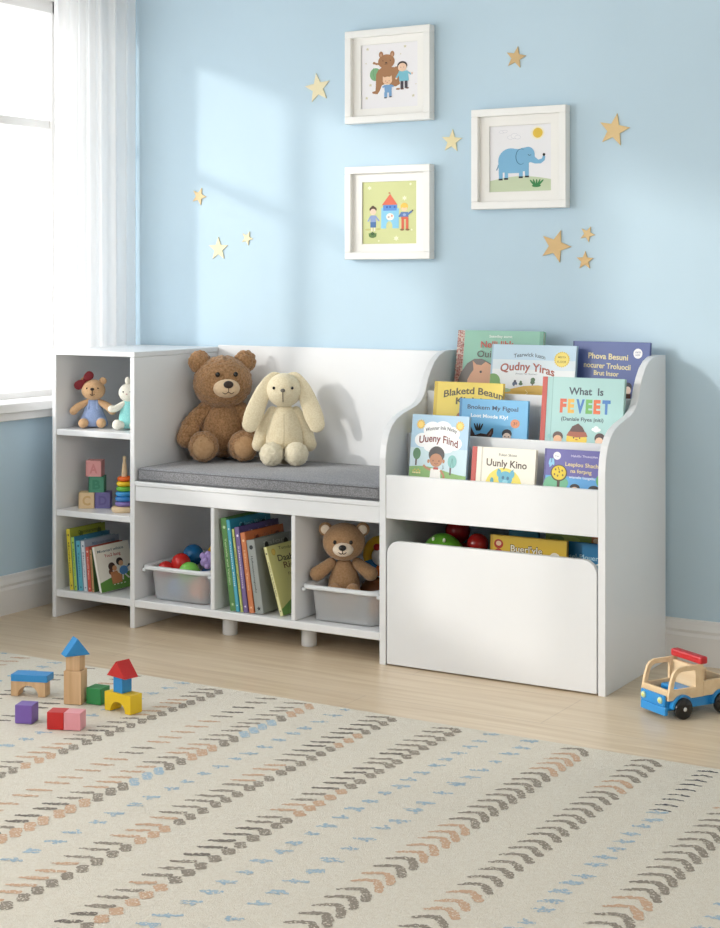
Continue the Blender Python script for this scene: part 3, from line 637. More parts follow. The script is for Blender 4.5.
def a_qudny(A):
    A.rect(75, 20, 690, 800, '#BFD9EA').rect(75, 130, 690, 800, '#D9E5EC').rect(75, 200, 690, 800, '#E9EDEE').rect(75, 20, 88, 800, '#9DBDD2')
    A.text('Tearwick luatn', 240, 470, 118, 28, '#4A5A68', .012, 16, 6).text('Qudny Yiras', 148, 543, 222, 56, '#A2503E', .024, 28, 22).text('(Sweet Yiar Stomer)', 262, 418, 236, 11, '#7A7F86', .004)
    A.star(590, 120, 58, '#E0BE3C', 22, .88).ell(590, 120, 46, 50, '#EFDA6A').text('MEETA', 562, 618, 110, 13, '#8A6A1E', .01).text('FLOOR', 558, 622, 145, 16, '#8A6A1E', .01)
    A.poly([(130, 372), (220, 345), (330, 318), (430, 310), (560, 320), (690, 345), (690, 800), (130, 800)], '#E0B64C').ell(175, 352, 60, 16, '#A8C4A4')
    A.ell(100, 290, 52, 55, '#6FA050').ell(75, 340, 50, 60, '#6FA050').ell(130, 330, 34, 42, '#6FA050').ell(620, 265, 58, 20, '#7FAE62')
    A.ell(392, 272, 16, 16, '#4A6A44').ell(390, 290, 16, 14, '#4A6A44').rect(386, 296, 394, 312, '#4A3828').ell(305, 292, 9, 12, '#4A6A44').ell(305, 304, 15, 10, '#4A6A44').ell(262, 305, 18, 18, '#4A5A78').ell(262, 286, 9, 10, '#3A3A50').ell(270, 322, 10, 12, '#EDE8E4').line([(340, 345), (360, 365), (345, 378)], 3, '#F4E6A8')
def a_phov(A):
    A.rect(418, 45, 662, 420, '#5B6AA0').rect(418, 45, 424, 420, '#45527F')
    A.text('Phova Besuni', 469, 595, 96, 17, '#E6D9A0', .024, 0, 4).text('nocurer Troluocii', 456, 604, 123, 16, '#E6D9A0', .024, 0, 6).text('Brut Insor', 489, 568, 146, 14, '#E6D9A0', .024, 0, 3)
    A.ell(625, 79, 14, 15, '#F0EFEE').text('OPSS', 616, 634, 78, 5, '#4A5686', .004).text('HOF', 618, 632, 86, 5, '#4A5686', .004)
    A.ell(598, 180, 13, 14, '#2A2A3A').ell(598, 190, 10, 12, '#F0D6C4').rect(590, 200, 608, 214, '#5A3A30')
facing_book(1.190, 1.358, .655, .256, .010, .078, .040, Z1_, '#9CC0DA', a_uueny, 'light blue picture book with a smiling curly-haired boy, on the lowest tier', (60, 530, 320, 7.2*385))
facing_book(1.369, 1.548, .577, .180, .012, .075, .050, Z1_, '#EDE8D8', a_uunly, 'cream picture book with red spine and blue animal in a yellow circle', (370, 700, 228, 5.14*394), sp='#C0483E')
facing_book(1.571, 1.737, .583, .186, .010, .075, .050, Z1_, '#5F5BA0', a_halu, 'small purple picture book with a round yellow tree, on the lowest tier', (60, 450, 515, 6.545*404))
facing_book(1.186, 1.392, .731, .246, .011, .208, .175, Z2_, '#EACB46', a_blak, 'yellow picture book standing behind the light blue book with the donkey', (280, 720, 90, 7.2*374))
facing_book(1.277, 1.478, .690, .205, .009, .178, .155, Z2_, '#66AEDC', a_bnok, 'bright blue picture book showing the dark brown ears of a donkey', (102, 300, 218, 3*378))
facing_book(1.512, 1.737, .755, .270, .012, .196, .160, Z2_, '#A3CBC8', a_fev, 'pale teal picture book with rainbow lettering and a red spine', (60, 630, 50, 6.545*391), sp='#BF4B3F')
facing_book(1.172, 1.434, .863, .282, .014, .375, .330, Z3_, '#7FB9A2', a_neli, 'tall green picture book with a hedgehog and speckled red spine', (20, 640, 40, 7.2*363))
facing_book(1.297, 1.547, .829, .247, .012, .335, .295, Z3_, '#A9C9DF', a_qudny, 'pale sky blue picture book with a yellow hill and a round gold badge', (75, 690, 20, 7.2*369))
facing_book(1.520, 1.738, .842, .258, .011, .372, .340, Z3_, '#55649A', a_phov, 'navy blue picture book with cream lettering, at the far back corner of the rack', (418, 662, 45, 3*378))

# books standing in cubbies: spine to the front, cover to +X
def shelf_book(x, y, z0, w, h, t, cc, lean, sp, txt, tcol, label, group, art=None, ref=None, yaw=0, tsize=.4):
    r = tag(empty('book'), label, 'book', group); book_mesh(r, w, h, t, cc, sp)
    s = Art(t, h, rough=.4); vs, fs = text_geo(txt, .012); L = h*.5; a = t*tsize
    s.mb.add([(t*.34+b/.7*a*.75, -.0001, h*.78-u*L) for u, b in vs], fs, M(tcol, .4))
    s.mb.build('spine_lettering', r, (-w/2-.0002, t/2, 0), (0, 0, R(-90)))
    Art(t, h, rough=.4).star(t*.5, h*.93, t*.26, tcol).mb.build('spine_star', r, (-w/2-.0002, t/2, 0), (0, 0, R(-90)))
    Art(t, h, rough=.4).ell(t*.5, h*.1, t*.22, t*.22, tcol).mb.build('spine_emblem', r, (-w/2-.0002, t/2, 0), (0, 0, R(-90)))
    if art:
        A = Art(w, h, *(ref or (0, 0, w/100, h/100))); art(A); A.mb.build('cover_picture', r, (-w/2, -t/2-.0001, 0))
    rot_place(r, ry(-lean) @ rz(90+yaw), (w, h, t), x, y, z0)
    return r
BG = 'books in the middle bench cubby'
def cov(top, tc, dark):
    def f(A):
        A.text(top, 22, 88, 11, 6, tc, .01); A.ell(82, 12, 6, 5, dark).ell(30, 12, 5, 6, dark)
    return f
shelf_book(.6500, .112, .0835, .19, .258, .0200, '#5F8F55', 7.8, '#5F8F55', 'Tumsale and Verden', '#C9DDB0', 'green book, leftmost of the leaning row in the middle bench cubby', BG, cov('Hulder Wenia', '#DDE8C8', '#3E6B3C'))
shelf_book(.6675, .114, .0835, .20, .255, .0118, '#2F8FAE', 7.8, '#59AFC6', 'Anaplous Kind', '#DDF0F2', 'teal blue book beside the green book in the middle bench cubby', BG, cov('Celamo Weard', '#9CCFE0', '#1E4A66'))
shelf_book(.6785, .095, .0835, .155, .230, .0075, '#C6CF7E', 7.8, '#C6CF7E', 'Onio Peil', '#5E7A3A', 'thin yellow-green book between the teal and purple books in the bench', BG)
shelf_book(.6925, .115, .0835, .195, .236, .0160, '#54477E', 7.8, '#7C6A9A', 'Sahmaoomus', '#E6DCEC', 'purple book with white spine lettering in the middle bench cubby', BG, cov('Sunder Tale', '#8C80B4', '#D9D2E6'))
shelf_book(.7110, .114, .0835, .19, .222, .0165, '#C9703F', 8.2, '#D0835A', 'Hilmor Tames', '#EEC9A0', 'orange book between the purple and grey books in the bench', BG, cov('Marlo Fen', '#B05A30', '#7A3A26'))
shelf_book(.7370, .112, .0835, .185, .203, .0275, '#8F9490', 9.0, '#9EA3A0', 'Hyllotostonstsgumhy', '#2F3438', 'thick grey book with dark spine lettering in the middle bench cubby', BG, cov('Salom', '#B9BDB8', '#2A2C2E'), tsize=.28)
def a_daa(A):
    A.ox, A.oy, A.kx, A.ky = 370, 360, A.w/(800-370), A.h/(900-360)
    A.rect(370, 360, 800, 900, '#CFCB82')
    A.ell(437, 412, 24, 26, '#C9A83E').ell(437, 412, 18, 20, '#DDC15C').text('Tunnbrilt', 505, 720, 402, 24, '#5A5A3A', .004, 0, 14).text('Daabre', 470, 740, 490, 48, '#3A3426', .016, 0, 14).text('Rinfy', 520, 730, 552, 48, '#6A4A26', .016, 0, 14).text('Fanne', 552, 680, 612, 22, '#6A5A3A', .004)
    A.poly([(370, 850), (520, 790), (640, 800), (800, 860), (800, 900), (370, 900)], '#6F9A4C').ell(540, 800, 18, 40, '#4F8A3C').ell(525, 820, 14, 30, '#4F8A3C').ell(590, 735, 42, 50, '#8A5A30').ell(620, 780, 40, 60, '#A8743E').ell(590, 735, 26, 32, '#C99A68')
shelf_book(.8040, .114, .0835, .170, .192, .0105, '#D3CF8C', 17.0, '#E3E0AC', 'Goldiyon & the Boring Rabin', '#3E3C2A', 'pale yellow-green book leaning outermost with its cover showing, in the bench', BG, a_daa)
TG = 'books on the lowest shelf of the cubby tower'
shelf_book(.0640, .095, .0835, .160, .180, .0155, '#9DA63C', 5.0, '#DCCB3E', 'Manyiheum', '#6B5A1E', 'yellow-spined book, leftmost on the lowest tower shelf', TG, cov('Quminaramidia', '#4E5A1E', '#5E6A24'))
shelf_book(.0800, .096, .0835, .162, .157, .0135, '#3F86A6', 5.0, '#A9CC58', 'Rolanbeun', '#4E7A2C', 'lime-green-spined book with a blue cover on the lowest tower shelf', TG, cov('Lomeda', '#2E6A8A', '#BFE0E8'))
shelf_book(.0965, .098, .0835, .158, .147, .0170, '#7FA9BE', 5.0, '#5FB4C8', 'Tearmm', '#2C6A80', 'aqua-spined book between the lime and white ones on the lowest tower shelf', TG)
shelf_book(.1135, .099, .0835, .158, .148, .0145, '#A9B4C6', 5.0, '#D6DDE4', 'Mlidrdin', '#7A8A9E', 'white-spined book with a grey-blue cover on the lowest tower shelf', TG, cov('Mulauiam vaurinic', '#7385A0', '#8CA0BC'))
shelf_book(.1290, .098, .0835, .155, .131, .0135, '#C25A48', 5.0, '#CF5E4E', 'Ninelia Fatrn', '#F0D0C4', 'red-spined book beside the front-facing white one on the lowest tower shelf', TG)
shelf_book(.1425, .090, .0835, .140, .124, .0100, '#4C6B3C', 5.0, '#C79A70', 'Oldmam', '#7A5030', 'thin tan-spined book with green cover on the lowest tower shelf', TG)
def a_you(A):
    A.ox, A.oy, A.kx, A.ky = 318, 250, A.w/(620-318), A.h/(660-250)
    A.rect(318, 250, 620, 660, '#E6E2D6').poly([(318, 575), (420, 545), (520, 535), (620, 515), (620, 660), (318, 660)], '#5E8F3C')
    A.text('Minamarl wilskia', 338, 568, 312, 24, '#3F6168', .012).text('You2 Iaang', 392, 535, 360, 28, '#B5483C', .012)
    A.ell(440, 450, 30, 36, '#3A221A').ell(425, 495, 18, 26, '#5A3424').ell(462, 470, 20, 24, '#D29A70').poly([(420, 500), (480, 495), (515, 600), (425, 605)], '#C07F52').ell(470, 560, 44, 46, '#C9895C')
    A.ell(514, 420, 30, 34, '#2E1C18').ell(524, 437, 20, 24, '#DDA880').ell(538, 505, 38, 40, '#5A8FC4').line([(555, 490), (590, 470)], 12, '#5A8FC4').ell(592, 465, 10, 10, '#22303A').line([(525, 540), (520, 585)], 12, '#F0EBE4').line([(545, 540), (575, 580)], 12, '#F0EBE4')
    for x in (440, 470, 500, 530): A.ell(x, 612, 9, 4, '#EEF0E8')
r = tag(empty('picture_book'), 'white picture book with two children on its cover, on the lowest tower shelf', 'book')
w_, h_, t_ = .131, .136, .010; book_mesh(r, w_, h_, t_, '#E6E2D6', '#F0EEE6')
A = Art(w_, h_); a_you(A); A.mb.build('cover_picture', r, (-w_/2, -t_/2-.0001, 0))
rot_place(r, ry(-13) @ rz(80), (w_, h_, t_), .1850, .081, .0835)

# ------------------------------------------------------------------ plush toys (front faces local -Y)
def part(mb, name, parent, loc=None, rot=None): return mb.build(name, parent, loc, rot)
def face_features(head, eyes, eye_r, nose, nose_r, nose_m, mouth=None, seam=None, muz=None, muz_r=None, muz_m=None):
    if muz: part(MB().ell(muz, muz_r, muz_m, fuzz=.0008, freq=200), 'muzzle', head)
    for e in eyes: part(MB().ell(e, eye_r, BLACK, n=16, k=12), 'eye', head)
    part(MB().ell(nose, nose_r, nose_m, n=20, k=14), 'nose', head)
    if mouth:
        m = MB()
        for path in mouth: m.sweep(path, [.0011]*len(path), THREAD, n=6, steps=4)
        part(m, 'stitched_mouth', head)
# big brown teddy bear
tb = tag(empty('teddy_bear', (.408, .300, .4665), (0, 0, R(38))), 'large curly brown teddy bear sitting on the grey bench cushion against the cubby tower', 'teddy bear')
pear = lambda d: Vector((d.x*(1.0-.13*d.z), d.y*(1.0-.1*d.z), d.z))
part(MB().ell((0, 0, .092), (.070, .060, .088), FUR, fuzz=.0045, freq=110, n=80, k=56, shape=pear), 'body', tb)
hd = part(MB().ell((0, 0, 0), (.088, .074, .079), FUR, fuzz=.0045, freq=110, n=96, k=64, shape=lambda d: Vector((d.x*(1+.04*(d.z < 0)*-d.z), d.y, d.z))), 'head', tb, (0, -.012, .232), (0, 0, R(8)))
for s in (-1, 1):
    e = part(MB().ell((s*.069, .004, .061), (.034, .017, .034), FUR, rot=(0, s*18, 0), fuzz=.004, freq=110, n=48, k=32), 'ear', hd)
    part(MB().ell((s*.069, -.011, .060), (.022, .007, .022), FUR, rot=(0, s*18, 0), n=40, k=24, fuzz=.002, freq=110), 'inner_ear', hd)
    part(MB().sweep([(s*.052, -.006, .148), (s*.088-(s > 0)*.010, -.020, .110), (s*.108-(s > 0)*.018, -.034, .066)], [.024, .0285, .030], FUR, n=48, steps=16, fuzz=.004, freq=110), 'arm', tb)
    lg = part(MB().sweep([(s*.036, -.012, .040), (s*.050, -.058, .040)], [.034, .036], FUR, n=40, steps=14, fuzz=.004, freq=110), 'leg', tb)
    ft = part(MB().ell((s*.059, -.088, .0465), (.044, .032, .046), FUR, fuzz=.004, freq=110, n=64, k=40), 'foot', tb)
    part(MB().ell((s*.060, -.1085, .0450), (.0315, .0135, .0335), PAD, n=40, k=24), 'foot_pad', ft)
face_features(hd, [(-.0270, -.0685, .026), (.0270, -.0685, .026)], (.0072, .006, .0075), (0, -.0985, -.002), (.0150, .0085, .0112), DKBROWN,
    [[(0, -.1005, -.011), (0, -.0985, -.024)], [(-.020, -.0915, -.022), (-.010, -.0965, -.0295), (0, -.0985, -.0245), (.010, -.0965, -.0295), (.020, -.0915, -.022)]],
    muz=(0, -.066, -.015), muz_r=(.040, .034, .0285), muz_m=MUZ)

# cream rabbit
rb2 = tag(empty('plush_rabbit', (.634, .296, .4650), (0, 0, R(33))), 'cream plush rabbit with long drooping ears sitting beside the large brown teddy bear', 'plush rabbit')
body = part(MB().ell((0, 0, .088), (.056, .046, .090), BUN, fuzz=.001, freq=200, n=64, k=44, shape=lambda d: Vector((d.x*(1-.17*d.z), d.y*(1-.15*d.z), d.z))), 'body', rb2)
part(MB().sweep([(0, -.0445, .150), (0, -.0535, .110), (0, -.0560, .065), (0, -.0520, .035)], [.0009]*4, M('#BDAE8A', .9), n=6), 'seam', body)
hd = part(MB().ell((0, 0, 0), (.0525, .049, .0500), BUN, fuzz=.001, freq=200, n=64, k=44), 'head', rb2, (0, -.012, .2170), (0, 0, R(-4)))
for s in (-1, 1):
    e = part(MB().sweep([(s*.010, .006, .040), (s*.034, .004, .037), (s*.060, -.010, -.002), (s*.086, -.020, -.066), (s*.097, -.024, -.098)], [.008, .0150, .0225, .0275, .024], BUN, n=36, steps=12, flat=(1, .36), up=(0, 1, 0), fuzz=.0008, freq=200), 'ear', hd)
    part(MB().sweep([(s*.034, .004, .152), (s*.058, .006, .105), (s*.074, .004, .056)], [.017, .0215, .0215], BUN, n=32, steps=12, fuzz=.0008, freq=200), 'arm', rb2)
    part(MB().ell((s*.0355, -.060, .0345), (.0350, .034, .0345), BUNF, fuzz=.003, freq=150, n=56, k=36), 'foot', rb2)
face_features(hd, [(-.0268, -.0425, .009), (.0268, -.0425, .009)], (.0042, .0035, .0045), (0, -.0500, .0025), (.0070, .0045, .0055), M('#6B665C', .4),
    [[(0, -.0500, -.003), (0, -.0480, -.017), (0, -.040, -.031)]])

# small bear with the bow, upper tower shelf
sb = tag(empty('small_plush_bear', (.080, .094, .5618), (0, 0, R(34))), 'small beige bear in blue romper with dark red bow on the upper tower shelf', 'plush bear')
hd = part(MB().ell((0, 0, 0), (.0355, .031, .0315), SMB, n=48, k=32, shape=lambda d: Vector((d.x*(1+.05*-d.z), d.y, d.z))), 'head', sb, (0, -.004, .1130))
for s in (-1, 1): part(MB().ell((s*.028, .002, .026), (.0115, .006, .0115), SMB, n=24, k=16), 'ear', hd)
rp = part(MB().lathe([(.001, .004), (.040, .004), (.044, .010), (.040, .024), (.031, .045), (.024, .066), (.0185, .082), (.001, .085)], ROMP, 40), 'romper', sb); rp.scale = (1, .72, 1)
part(MB().ell((0, 0, .068), (.0195, .015, .024), SMB, n=32, k=20), 'body', sb)
for s in (-1, 1):
    part(MB().sweep([(s*.014, -.002, .078), (s*.042, -.010, .064), (s*.058, -.014, .050)], [.0085, .0115, .0120], SMB, n=24, steps=10), 'arm', sb)
    lg = part(MB().sweep([(s*.020, -.010, .0155), (s*.027, -.034, .0150)], [.0125, .0145], SMB, n=24, steps=8), 'leg', sb)
    part(MB().sweep([(s*.019, -.008, .0175), (s*.0250, -.030, .0165)], [.0140, .0155], ROMP, n=24, steps=8), 'trouser_leg', rp)
    part(MB().sweep([(s*.0115, -.0128, .080), (s*.0135, -.0235, .058)], [.0035, .0035], ROMP, n=8), 'strap', rp)
face_features(hd, [(-.0165, -.0270, .006), (.0165, -.0270, .006)], (.0022, .002, .0023), (0, -.0318, .0035), (.0060, .004, .0045), DKBROWN,
    [[(0, -.0325, -.001), (0, -.0315, -.013)], [(-.006, -.0305, -.012), (0, -.0312, -.015), (.006, -.0305, -.012)]])
bw = MB(); red = M('#7A1722', .7)
for s in (-1, 1): bw.sweep([(0, 0, 0), (s*.011, 0, .002), (s*.022, .001, .002)], [.004, .0110, .0135], red, n=16, steps=8, flat=(.35, 1), up=(0, 0, 1))
bw.ell((0, -.002, 0), (.005, .005, .006), red, n=12, k=10); part(bw, 'bow', hd, (-.026, -.010, .027), (0, R(-42), 0))

# small white rabbit
sr = tag(empty('small_plush_rabbit', (.210, .098, .5615), (0, 0, R(30))), 'small white plush rabbit in turquoise romper beside the bear with the bow', 'plush rabbit')
hd = part(MB().ell((0, 0, 0), (.0275, .026, .0270), SMW, n=40, k=28), 'head', sr, (0, -.003, .1090))
for x, z, r in ((-.002, .035, .0), (.014, .033, 12)): part(MB().ell((x, .004, z), (.0080, .0050, .0120), SMW, rot=(0, r, 0), n=20, k=16), 'ear', hd)
rp = part(MB().lathe([(.001, .004), (.027, .004), (.0300, .014), (.027, .040), (.0200, .066), (.0135, .084), (.001, .086)], TURQ, 36), 'romper', sr); rp.scale = (1, .8, 1)
for s in (-1, 1):
    part(MB().sweep([(s*.013, -.004, .076), (s*.034, -.014, .063), (s*.047, -.018, .062)], [.0085, .0100, .0105], SMW, n=24, steps=10), 'arm', sr)
    part(MB().sweep([(s*.014, -.008, .013), (s*.0235, -.030, .0150), (s*.0260, -.040, .0175)], [.011, .0140, .0150], SMW, n=24, steps=10), 'leg', sr)
face_features(hd, [(-.0105, -.0235, .004), (.0105, -.0235, .004)], (.0022, .002, .0025), (0, -.0268, -.003), (.0028, .002, .0022), M('#C9A9A0', .5))

# teddy bear in the storage bin
bb = tag(empty('teddy_bear', (.948, .120, .0862), (0, 0, R(31))), 'medium tan teddy bear sitting in a clear bin under the bench', 'teddy bear')
part(MB().ell((0, 0, .080), (.044, .036, .078), FURL, fuzz=.0012, freq=200, n=56, k=40, shape=pear), 'body', bb)
hd = part(MB().ell((0, 0, 0), (.0580, .050, .0515), FURL, fuzz=.0012, freq=200, n=64, k=44), 'head', bb, (0, -.008, .2030), (0, 0, R(-3)))
for s in (-1, 1):
    part(MB().ell((s*.051, .004, .034), (.0190, .010, .0190), FURL, n=32, k=20, fuzz=.001, freq=200), 'ear', hd)
    part(MB().ell((s*.051, -.004, .034), (.0125, .0045, .0130), MUZ2, n=24, k=14), 'inner_ear', hd)
    part(MB().sweep([(s*.036, -.004, .144), (s*.058, -.014, .128), (s*.073, -.020, .118)], [.0150, .0185, .0200], FURL, n=32, steps=12, fuzz=.001, freq=200), 'arm', bb)
    part(MB().sweep([(s*.022, -.015, .050), (s*.026, -.046, .062), (s*.0250, -.055, .078)], [.022, .021, .0200], FURL, n=32, steps=12, fuzz=.001, freq=200), 'leg', bb)
face_features(hd, [(-.0215, -.0450, .0055), (.0215, -.0450, .0055)], (.0055, .004, .0058), (0, -.0665, -.0060), (.0105, .0065, .0080), BLACK,
    [[(0, -.0680, -.013), (0, -.0675, -.021)], [(-.0100, -.0650, -.0185), (-.004, -.0668, -.0225), (0, -.0672, -.0205), (.004, -.0668, -.0225), (.0100, -.0650, -.0185)]],
    muz=(0, -.043, -.0135), muz_r=(.0280, .0245, .0195), muz_m=MUZ2)

# ------------------------------------------------------------------ clear storage bins
def rrect(w, d, r, z, n=6):
    P = []
    for cx, cy, a0 in ((w/2-r, d/2-r, 0), (-w/2+r, d/2-r, 90), (-w/2+r, -d/2+r, 180), (w/2-r, -d/2+r, 270)):
        for i in range(n+1): a = R(a0+90*i/n); P.append((cx+r*math.cos(a), cy+r*math.sin(a), z))
    return P
BIN = bin_mat()
def ringloft(rings, mat, mb):
    n = len(rings[0]); vs = [p for r in rings for p in r]
    fs = [(j*n+i, j*n+(i+1) % n, (j+1)*n+(i+1) % n, (j+1)*n+i) for j in range(len(rings)-1) for i in range(n)]
    return vs, fs, n
def make_bin():
    t = .0018; root = empty('storage_bin'); m = MB(); H_ = .095
    rings = [rrect(.170, .300, .020, .0), rrect(.180, .310, .024, .003), rrect(.196, .328, .028, H_-.004), rrect(.196-2*t, .328-2*t, .027, H_-.004), rrect(.180-2*t, .310-2*t, .023, .0045), rrect(.168, .298, .018, .003)]
    vs, fs, n = ringloft(rings, BIN, m); fs += [tuple(range(n))[::-1], tuple(5*n+i for i in range(n))]
    m.add(vs, fs, BIN, False); m.build('tub', root)
    k = MB(); RIM = M('#E9EDF0', .3, Alpha=.93)
    rings = [rrect(.197, .329, .028, H_-.008), rrect(.238, .350, .034, H_-.008), rrect(.242, .354, .036, H_-.006), rrect(.242, .354, .036, H_), rrect(.236, .348, .034, H_+.003), rrect(.198, .330, .028, H_+.003), rrect(.1935, .3255, .027, H_), rrect(.1935, .3255, .027, H_-.004), rrect(.197, .329, .028, H_-.008)]
    vs, fs, n = ringloft(rings, RIM, k); k.add(vs, fs, RIM, False)
    for s in (-1, 1): k.box(s*.112-.006, s*.112+.006, -.168, -.158, H_-.016, H_-.007, RIM, .002)
    k.build('rim', root); return root
b1 = make_bin(); b1.location = (.4440, .1920, .0836); b1.scale = (1.05, 1, 1)
tag(b1, 'frosted clear plastic bin full of colourful balls in the bench cubby nearest the tower', 'storage bin', 'frosted clear bins in the bench cubbies')
b2 = copy_tree(b1); b2.location = (.9945, .1920, .0836)
tag(b2, 'frosted clear plastic bin with the tan teddy bear sitting in it', 'storage bin')

def ball(x, y, z, r, c, label=None, group='play balls in the frosted bin'):
    o = MB().ell((0, 0, 0), r, M(c, .22), n=32, k=24).build('play_ball', None, (x, y, z))
    tag(o, label or 'play ball buried low in the frosted bin', 'ball', group)
for a in ((.408, .165, .1960, .0310, '#1F6FA8', 'shiny blue ball, highest in the frosted bin'), (.420, .090, .1850, .0280, '#CF2A26', 'large shiny red ball beside the blue ball in the frosted bin'),
          (.386, .062, .1680, .0230, '#C92E2C', 'smaller red ball at the left corner of the frosted bin of balls'), (.469, .065, .1650, .0310, '#7CC653', 'light green ball at the front of the frosted bin'),
          (.478, .188, .2050, .0280, '#DDA81E', 'golden yellow ball at the back of the frosted bin'),
          (.424, .071, .1180, .0290, '#6C9ED8', 'blue ball blurred behind the front of the frosted bin'), (.500, .074, .1215, .0320, '#E8894A', 'orange ball blurred behind the front of the frosted bin'),
          (.400, .118, .1210, .0290, '#D6504A'), (.445, .130, .1190, .0300, '#E7C24B'), (.508, .140, .1200, .0310, '#5FB4D8'), (.400, .180, .1210, .0310, '#7CC653'), (.470, .195, .1200, .0310, '#CF4A3A'),
          (.405, .255, .1210, .0310, '#5F8FD0'), (.480, .265, .1210, .0310, '#E0B43A'), (.523, .210, .1500, .0200, '#E8894A')): ball(a[0]-.008, *a[1:])
kn = MB(); pc = M('#B39BD6', .35)
for p, r in (((0, 0, 0), .0185), ((-.012, -.006, .012), .0105), ((.012, -.004, .013), .0105), ((.000, -.014, .002), .011), ((.016, .004, -.004), .011), ((-.014, 0, -.008), .011), ((0, 0, .017), .010), ((.005, -.010, -.013), .0105)): kn.ell(p, r, pc, n=20, k=14)
tag(kn.build('knobbly_toy', None, (.507, .092, .2010)), 'knobbly lilac toy lying on the balls in the frosted bin', 'toy')
ct = tag(empty('ring_toy', (1.000, .235, .2360)), 'colourful segmented ring toy with a white centre behind the tan teddy bear', 'toy')
for a0, a1, c in ((78, 200, '#E3B72A'), (200, 254, '#1F7FBF'), (254, 320, '#EE7A2C'), (320, 380, '#5CAF4A'), (380, 438, '#C9302C')): part(MB().torus((0, 0, 0), .040, .0175, M(c, .35), 'y', 24, 16, a0, a1), 'ring_segment', ct)
part(MB().ell((0, -.006, 0), (.0265, .018, .0265), M('#EFEDE8', .3), n=32, k=20), 'hub', ct)
part(MB().ell((-.004, -.016, .027), (.012, .010, .010), M('#B5231F', .3), n=20, k=14), 'knob', ct)
ball(.985, .225, .1335, .0445, '#7A4A2A', 'large brown ball low in the bin behind the tan teddy bear', 'play balls in the bin with the bear')
ball(1.050, .130, .1165, .0280, '#C98A3E', 'ochre ball low in the bin beside the tan teddy bear', 'play balls in the bin with the bear')

# ------------------------------------------------------------------ contents of the pull-out bin
PG = 'toys in the pull-out bin'
gt = tag(MB().ell((0, 0, 0), (.062, .055, .073), M('#63A832', .3), n=48, k=32).build('round_green_toy', None, (1.254, .122, .2635)), 'round lime green toy with small pale eyes peeking out of the pull-out bin', 'toy')
for x in (-.013, .019): part(MB().ell((x, -.030, .060), (.0045, .004, .006), M('#EAF2D8', .4), n=14, k=10), 'eye', gt)
ball(1.240, .262, .2405, .0500, '#A81F22', 'larger dark red ball lower down behind the round green toy', 'balls in the pull-out bin')
ball(1.236, .240, .3250, .0340, '#A81F22', 'dark red ball on top, behind the round green toy in the pull-out bin', 'balls in the pull-out bin')
ball(1.352, .195, .2355, .0430, '#B02A26', 'dark red ball low between the green toy and the yellow book', 'balls in the pull-out bin')
ball(1.332, .170, .3070, .0290, '#A3201F', 'small dark red ball on top, beside the yellow book in the pull-out bin', 'balls in the pull-out bin')
PB = 'books standing in the pull-out bin'
def a_buer(A):
    A.rect(270, 50, 580, 400, '#DDB93A').rect(270, 50, 282, 400, '#C9A02E').ell(305, 85, 19, 19, '#B5382A').ell(305, 83, 11, 10, '#E8C8A0').ell(305, 120, 16, 16, '#B5382A')
    A.text("Buerl'yle", 353, 484, 112, 28, '#4A3A10', .05, 0, 2).text("Buerl'yle", 355, 482, 111, 26, '#F4EFDF', .008, 0, 2).ell(533, 122, 21, 21, '#EFEBDC').text('Uatil', 517, 549, 126, 12, '#4A4A40', .01)
def a_tin(A): A.rect(240, 20, 345, 400, '#2C8AA6').text('The Inlsta', 252, 336, 52, 16, '#8FD0DC', .006)
def a_plou(A):
    A.rect(470, 60, 708, 400, '#2A7FB2').text('unsel-Plouer', 560, 680, 124, 20, '#BFE4F2', .01, 0, 4).ell(683, 155, 17, 17, '#D8E4E8').ell(683, 155, 11, 11, '#7FA8B8').ell(608, 150, 24, 16, '#16364A')
def a_grn(A): A.rect(480, 40, 672, 400, '#8AA23E').rect(640, 40, 672, 400, '#C9743A').ell(655, 75, 10, 10, '#E8C8A0').ell(560, 78, 40, 14, '#A9BC52').ell(520, 80, 26, 16, '#6A8A3A')
def pbk(x0, x1, top, y, t, cc, art, label, ref, lean=2.0):
    w = x1-x0; h = top-.032; r = tag(empty('picture_book'), label, 'book', PB); book_mesh(r, w, h, t, cc)
    A = Art(w, h, ref[0], ref[1], w/(ref[2]-ref[0]), 1/(4*395)); art(A); A.mb.build('cover_picture', r, (-w/2, -t/2-.0001, 0))
    rot_place(r, rx(-lean), (w, h, t), (x0+x1)/2, y, .0306)
pbk(1.384, 1.600, .343, .135, .012, '#D9B537', a_buer, 'yellow picture book with white title letters standing in the pull-out bin', (270, 50, 580))
pbk(1.382, 1.468, .362, .250, .010, '#2C8AA6', a_tin, 'teal picture book behind the yellow one in the pull-out bin', (240, 20, 345))
pbk(1.500, 1.695, .337, .168, .011, '#2A7FB2', a_plou, 'blue picture book with pale lettering in the corner of the pull-out bin', (470, 60, 708))
pbk(1.505, 1.660, .358, .215, .012, '#8AA23E', a_grn, 'green picture book with an orange edge standing in the pull-out bin', (480, 40, 672))

